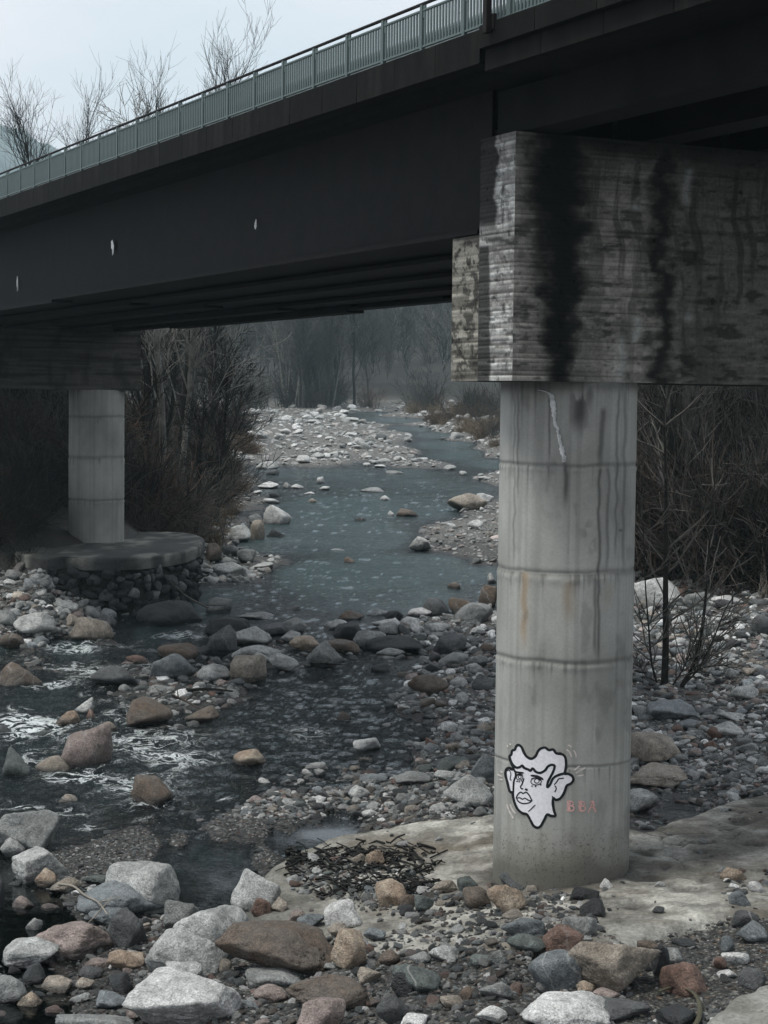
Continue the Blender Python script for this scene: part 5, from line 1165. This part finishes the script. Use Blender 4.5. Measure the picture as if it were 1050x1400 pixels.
RS = np.random.RandomState(21); k = 0
def wood(n, x0, x1, z0, z1, label, group, scl, hmin=1.0, pick=6, zones=None):
    k = 0; tries = 0
    while k < n and tries < n*40:
        tries += 1; px_ = RS.uniform(x0, x1); Z = math.exp(RS.uniform(math.log(z0), math.log(z1))); p = gz(px_, Z)
        if bedh(p[0], Z) < hmin: continue
        if abs(p[0]-CXP) < 5 and abs(Z-CYP) < 9: continue
        U = -.43743*p[0]+.89925*Z; V = .89925*p[0]+.43743*Z
        if 10.5 < V < 24.5: continue
        lab, grp = label, group
        for lim, where in (zones or ()):
            if px_ < lim: lab, grp = label+' '+where, group+' '+where; break
        put_tree(TV[RS.randint(pick)], lab, p, RS.uniform(0, 6.28), RS.uniform(*scl)*(.72 if px_ < 180 and Z < 140 else 1), grp, tilt=(RS.normal(0, .04), RS.normal(0, .05))); k += 1
wood(46, -120, 340, 84, 170, 'bare tree in the dense wood on the left bank', 'bare trees of the left bank wood', (.7, 1.15), 1.0, 6, ((0, 'beyond the picture edge'), (92, 'left of the far column'), (175, 'behind the far column'), (260, 'right of the far column'), (400, 'nearest the water')))
wood(14, 180, 340, 150, 300, 'bare tree in the hazy far part of the left bank wood', 'hazy bare trees of the left bank', (.7, 1.1), .9)
wood(30, 860, 1200, 62, 120, 'bare dark tree in the shaded thicket on the right bank', 'bare trees of the right bank thicket', (.6, 1.0), 1.2, 3, ((940, 'next to the column'), (1050, 'by the right picture edge'), (2000, 'beyond the picture edge')))
wood(20, 690, 800, 120, 300, 'bare tree on the right bank upstream, mostly behind the column', 'bare trees behind the column', (.7, 1.1), .8)
wood(60, 300, 720, 292, 350, 'hazy bare tree in the wood across the river bend', 'hazy bare trees across the river bend', (.95, 1.6), .5, 6, ((430, 'above the gravel bar'), (540, 'in the middle'), (640, 'beside the near pier ledge'), (900, 'behind the column')))
p = gz(228, 86); put_tree(TV[3], 'pale-barked bare tree standing in the wood right of the far column', p, 1, 1.2)
p = gz(244, 90); put_tree(TV[3], 'second pale-barked bare tree, just right of the first, behind the far pier', p, 2.4, 1.1)
# overhanging tree at the end of the left wood
LM = tree_meshes(31, 9, .13, 30, 'dark', up=.3, rmin=.014, sub=(7, 5), first=.12, lean=.1)
p = gz(292, 92); put_tree(LM, 'dark spreading bare tree overhanging the left side of the pool', p, .4, 1.05, tilt=(0, .12))
p = gz(268, 84); put_tree(LM, 'low dark spreading tree directly behind the plinth end', p, 2.6, .8, tilt=(0, .1))
# young many-stemmed tree in front right
def stems(seed, lines, rmin, bark, kidn=9, kl=.35, up=.5):
    rs = np.random.RandomState(seed); out = []; br = []
    for P_, r in lines:
        P_ = smooth(P_, 5); out.append((P_, np.linspace(r, r*.2, len(P_)))); L_ = np.linalg.norm(P_[-1]-P_[0])
        for q in range(kidn):
            i = rs.randint(len(P_)//6, len(P_)-2); d = P_[i+1]-P_[i]; d /= np.linalg.norm(d); s_ = rs.normal(size=3); s_ -= s_.dot(d)*d; s_ /= np.linalg.norm(s_); dd = d*.7+s_*.8; dd /= np.linalg.norm(dd); pts = [P_[i]]
            for e in range(5): dd = dd+rs.normal(0, .12, 3)+[0, 0, .12*up]; dd /= np.linalg.norm(dd); pts.append(pts[-1]+dd*L_*kl*rs.uniform(.6, 1.2)/5)
            br.append((np.array(pts), np.linspace(max(rmin*1.6, r*.3), rmin, 6)))
            for z in range(3):
                j = rs.randint(1, 5); d2 = pts[j]-pts[j-1]; d2 = d2/np.linalg.norm(d2)+rs.normal(0, .5, 3); d2 /= np.linalg.norm(d2); br.append((np.array([pts[j], pts[j]+d2*L_*kl*.25, pts[j]+d2*L_*kl*.45+[0, 0, .05]]), np.array([rmin, rmin*.9, rmin*.6])))
    return out, br
Pb, _ = march([915], [938], surf); Pb = Pb[0]; kk = Pb[1]/F
def rel(L_): return np.array([((x-915)*kk, dy, (938-y)*kk*1.03) for x, y, dy in L_])
st_ = [(rel([(908, 938, 0), (909, 880, 0), (908, 800, .1), (907, 720, .1), (904, 640, 0), (899, 560, -.1)]), .10), (rel([(930, 938, .1), (944, 915, .1), (955, 880, 0), (962, 820, 0), (966, 760, .1), (972, 680, .2), (976, 600, .2)]), .06), (rel([(900, 935, 0), (890, 900, 0), (884, 850, -.1), (879, 800, -.1), (874, 730, -.2), (870, 660, -.2)]), .032), (rel([(930, 935, 0), (955, 910, .1), (975, 870, .1), (992, 830, .2), (1010, 800, .2), (1022, 760, .1)]), .03), (rel([(925, 935, .2), (958, 912, .3), (990, 905, .3), (1015, 896, .3)]), .02), (rel([(918, 930, -.2), (932, 905, -.3), (950, 860, -.3), (972, 815, -.3)]), .024), (rel([(895, 938, 0), (880, 915, .2), (868, 890, .3)]), .016)]
a, b_ = stems(5, st_, .011, 'dark', 15, .24); v, q = tubes(a, 8); v2, q2 = tubes(b_, 4)
o = thing('young_tree', 'young dark many-stemmed bare tree growing from the shingle right of the near column', 'tree', tuple(Pb-[0, 0, .1])); ob('stems', mesh('stems', v, q, BARK['dark']), o); ob('twigs', mesh('twigs', v2, q2, BARK['grey'], False), o)

# ------------------------------------------------------------------ undergrowth and dry grass (masses)
def clump(seed, n, H, spread, bark, rmin, tw=5, droop=.1):
    rs = np.random.RandomState(seed); L_ = []
    for i in range(n):
        b0 = np.array([rs.normal(0, spread*.3), rs.normal(0, spread*.3), 0.]); d = np.array([rs.normal(0, .42), rs.normal(0, .42), 1.]); d /= np.linalg.norm(d); l = H*rs.uniform(.45, 1.); p = b0; pts = [p]
        for s_ in range(5): d = d+rs.normal(0, .13, 3)-[0, 0, droop*s_*.2]; d /= np.linalg.norm(d); p = p+d*l/5; pts.append(p)
        L_.append((np.array(pts), np.linspace(rmin*1.8, rmin*.7, 6)))
        for k in range(tw):
            j = rs.randint(1, 5); d2 = d+rs.normal(0, .6, 3); d2 /= np.linalg.norm(d2); e = pts[j]+d2*l*.18; L_.append((np.array([pts[j], e, e+(d2+rs.normal(0, .3, 3))*l*.14]), np.array([rmin, rmin*.8, rmin*.5])))
    v, q = tubes(L_, 3); return mesh('clump_kind', v, q, BARK[bark], False)
def kinds(ms): return [bpy.data.objects.new('clump_kind', m_) for m_ in ms]
CK = kinds([clump(1, 60, 3.2, 1.4, 'dark', .013), clump(2, 60, 3.0, 1.5, 'brown', .013), clump(3, 50, 2.6, 1.4, 'red', .012), clump(4, 50, 3.4, 1.3, 'grey', .012), clump(5, 60, 2.2, 1.6, 'brown', .012, droop=.5), clump(6, 50, 3., 1.2, 'dark', .012)])
GK = kinds([clump(11, 90, 1.3, .8, 'straw', .010, 1, .5), clump(12, 90, 1.1, .9, 'red', .010, 1, .6), clump(13, 80, 1.2, .8, 'straw', .009, 1, .4)])
def brush(name, n, x0, x1, z0, z1, hmin, hmax, s0, s1, K, seed, label, fn=None):
    rs = np.random.RandomState(seed); px_ = rs.uniform(x0, x1, n); Z = np.exp(rs.uniform(math.log(z0), math.log(z1), n)); x = (px_-525)/F*Z; h = bedh(x, Z); g_ = ground(x, Z)
    keep = (h > hmin) & (h < hmax) & ~((np.abs(x-CXP) < 3.35) & (np.abs(Z-CYP) < 7.0)) 
    if fn is not None: keep &= fn(px_, Z, h)
    x, Z, g_ = x[keep], Z[keep], g_[keep]; m_ = len(x); s_ = rs.uniform(s0, s1, m_)
    scatter(name, np.stack([x, Z, g_-.1], 1), np.stack([s_, s_, s_*rs.uniform(.8, 1.2, m_)], 1), np.ones((m_, 3)), K, np.stack([rs.normal(0, .12, m_), rs.normal(0, .12, m_), rs.uniform(0, 6.28, m_)], 1), label=label)
brush('undergrowth', 1100, -160, 330, 76, 230, 1.0, 30, .7, 1.4, CK, 1, 'leafless brown undergrowth filling the left bank wood')
brush('undergrowth', 1300, 862, 1250, 58, 110, 1.55, 40, .7, 1.5, [CK[0], CK[3], CK[5], CK[1]], 2, 'dark leafless thicket on the right bank')
PK = kinds([clump(21, 5, 3.6, 1.2, 'twigpale', .012, 6), clump(22, 4, 3.2, 1.4, 'twigpale', .012, 6)])  # pale colour stands in for light on twigs before the dark thicket
brush('pale_twigs', 34, 866, 1200, 57, 72, 1.5, 40, .45, .8, PK, 12, 'scattered twigs coloured pale as if catching light before the thicket')
brush('undergrowth', 1100, 300, 860, 285, 420, .5, 40, 1.2, 2.6, CK, 3, 'hazy leafless brush across the river bend')
brush('undergrowth', 300, 640, 860, 110, 300, .9, 40, .9, 1.8, CK, 4, 'brush on the right bank upstream')
brush('undergrowth', 520, -160, 110, 64, 82, 1.6, 30, .4, .9, CK, 8, 'leafless brush at the edge of the left bank wood')
brush('dry_grass', 260, 270, 345, 80, 180, .45, 1.6, .7, 1.4, GK, 5, 'dry reddish grass along the left shore')
brush('dry_grass', 260, 560, 700, 170, 290, .4, 2.5, .9, 1.8, GK, 6, 'straw coloured grass along the far right shore')
brush('dry_grass', 90, -100, 130, 74, 84, 1.2, 3.5, .7, 1.2, GK, 7, 'dry grass at the edge of the left wood')
# far slope wood, one mass of distant trees
def joined(ms): 
    o1 = bpy.data.objects.new('far_tree_kind', bpy.data.meshes.new_from_object(bpy.data.objects.new('x', ms[1]))); return o1
FK = [bpy.data.objects.new('far_tree_kind', m_[1]) for m_ in TV]
rs = np.random.RandomState(9); n = 1100; px_ = rs.uniform(-100, 1100, n); Z = np.exp(rs.uniform(math.log(345), math.log(640), n)); x = (px_-525)/F*Z; s_ = rs.uniform(.9, 1.5, n)
scatter('far_woods', np.stack([x, Z, ground(x, Z)-.3], 1), np.stack([s_, s_, s_], 1), np.ones((n, 3)), FK, np.stack([rs.normal(0, .04, n), rs.normal(0, .04, n), rs.uniform(0, 6.28, n)], 1), label='hazy bare woods on the slope beyond the bend')

# ------------------------------------------------------------------ driftwood, twigs and other small things
def stick(label, pts, r, m_, name='fallen_branch', fork=None, lift=.06):
    P, _ = march([a for a, b_ in pts], [b_ for a, b_ in pts], surf); P = P.copy(); P[:, 2] += lift; L_ = [(smooth(P, 5), None)]; L_ = [(L_[0][0], np.linspace(r, r*.45, len(L_[0][0])))]
    rs = np.random.RandomState(int(pts[0][0])); q = L_[0][0]
    for k in range(4): i = rs.randint(2, len(q)-2); d = rs.normal(0, 1, 3)*[1, .6, .5]; d /= np.linalg.norm(d); l = np.linalg.norm(q[-1]-q[0])*.16; L_.append((np.array([q[i], q[i]+d*l*.5, q[i]+d*l+[0, 0, .03]]), np.array([r*.5, r*.4, r*.2])))
    v, f = tubes(L_, 6); c0 = v.mean(0); thing(name, label, 'branch', tuple(c0), me=mesh(name, v-c0, f, m_))
stick('bent pale stick across the pink brown boulder at lower left', [(80, 1240), (100, 1243), (116, 1256), (134, 1266), (147, 1284)], .022, BARK['twigpale'], lift=.35)
stick('long dark branch leaning at the right foot of the far plinth', [(213, 812), (232, 820), (258, 838), (284, 852)], .06, BARK['grey'], lift=.5)
stick('thin curved twig on the dark brown boulder in the left rapids', [(193, 990), (210, 972), (222, 964), (240, 960)], .03, BARK['grey'], lift=.25)
stick('dark driftwood stick lying along the gravel islet', [(255, 952), (285, 950), (318, 953)], .05, BARK['dark'], lift=.15)
stick('twiggy branch trapped beside the brown boulder of the middle riffle', [(236, 962), (250, 968), (262, 974), (285, 986)], .035, BARK['brown'], lift=.2)
stick('thin dark twig sticking out by the veined grey boulder of the dam', [(425, 912), (455, 914), (478, 915)], .03, BARK['dark'], lift=.12)
stick('bare fallen trunk lying at the distant river bend', [(405, 556), (430, 552), (450, 556)], .16, BARK['pale'], name='fallen_tree', lift=.8)
# dark wet twigs washed onto the slab
RS = np.random.RandomState(33); L_ = []
for k in range(520):
    t_ = RS.rand(); row = RS.rand() < .62
    if row: px_, py_ = 470+RS.normal(0, 55)+35*t_, 1168+RS.normal(0, 9)+t_*14
    else: px_, py_ = 520+RS.normal(0, 45), 1208+RS.normal(0, 7)+t_*8
    px_ = min(max(px_, 400), 600); l = RS.uniform(3, 24)*(1+(RS.rand() < .12)); sl_ = RS.normal(.10, .35)
    P, _ = march([px_-l/2, px_, px_+l/2], [py_-l*sl_/2, py_+RS.normal(0, 1.5), py_+l*sl_/2], surf); z = RS.uniform(.0, .06); P[:, 2] += z+RS.normal(0, .02, 3); L_.append((P, np.full(3, RS.uniform(.006, .020))))
v, f = tubes(L_, 5); ob('driftwood_litter', mesh('driftwood_litter', v, f, simple('wet_black_twig', (.010, .009, .008), .5, nz=.4)), None, kind='stuff', label='dark wet twigs washed up on the left end of the slab')
# small bush at the foundation's left shoulder and by the far plinth
for (px_, py_, s_, lab, sd_) in ((35, 772, .55, 'small leafless bush on the gravel left of the far plinth', 4), (960, 900, .5, 'low dark leafless bush beside the young tree on the right bank', 1)):
    P, _ = march([px_], [py_], surf); me = clump(60+sd_, 36, 2.4, .8, 'dark', .009, 4); o = thing('small_bush', lab, 'bush', tuple(P[0]), me=me); o.scale = (s_, s_, s_)
# curved strap half buried among the lower right stones
cp = smooth([(900, 1362), (922, 1358), (945, 1366), (956, 1382), (955, 1402), (944, 1418)], 8); P, _ = march(cp[:, 0], cp[:, 1], surf); P[:, 2] += .05+.04*np.sin(np.linspace(0, np.pi, len(P)))
d = np.gradient(P, axis=0); d /= np.linalg.norm(d, axis=1)[:, None]; sd_ = np.cross(d, [0, 0, 1.]); sd_ /= np.linalg.norm(sd_, axis=1)[:, None]; V = []
for a, b_ in ((-.028, 0), (.028, .01), (.028, .018), (-.028, .008)): V.append(P+sd_*a+np.array([0, 0, b_]))
V = np.array(V); n = len(P); Fq = [(k*n+i, k*n+i+1, ((k+1) % 4)*n+i+1, ((k+1) % 4)*n+i) for k in range(4) for i in range(n-1)]; c0 = V.reshape(-1, 3).mean(0)
thing('webbing_strap', 'olive curved strap half buried in shingle round a dark rock at lower right', 'strap', tuple(c0), me=mesh('webbing_strap', V.reshape(-1, 3)-c0, Fq, simple('olive_webbing', (.06, .057, .035), .85)))
# broken piece of old concrete in the lower right corner
P, _ = march([1000, 1062, 1100, 1100, 1010, 968], [1375, 1344, 1340, 1440, 1450, 1418], surf); V = []
nx_ = 70; A, B_ = np.meshgrid(np.linspace(P[:, 0].min()-.1, P[:, 0].max()+.3, nx_), np.linspace(P[:, 1].min()-.1, P[:, 1].max()+.1, nx_)); dd = poly_dist(A, B_, P)+fbm(A*3, B_*3, 0, 3, 4)*.08
ztop = P[:, 2].mean()+.12+fbm(A*2, B_*2, 0, 4, 9)*.05; Zc = np.where(dd > 0, ztop-.12*(1-np.clip(dd/.12, 0, 1))**2, P[:, 2].mean()-.4); me = mesh('broken_slab', np.stack([A, B_, Zc], -1), gridfaces(nx_, nx_), SLABM)
setcol(me, mixc((.20, .195, .17), (.33, .325, .30), np.clip(.5+fbm(A*2, B_*2, 0, 4, 8), 0, 1)).reshape(-1, 3)); thing('broken_slab', 'piece of pale old concrete in the lower right corner', 'concrete slab', me=me)
for a in bpy.data.objects:
    if a.type == 'MESH' and a.data and not a.data.materials: a.data.materials.append(GRAV)
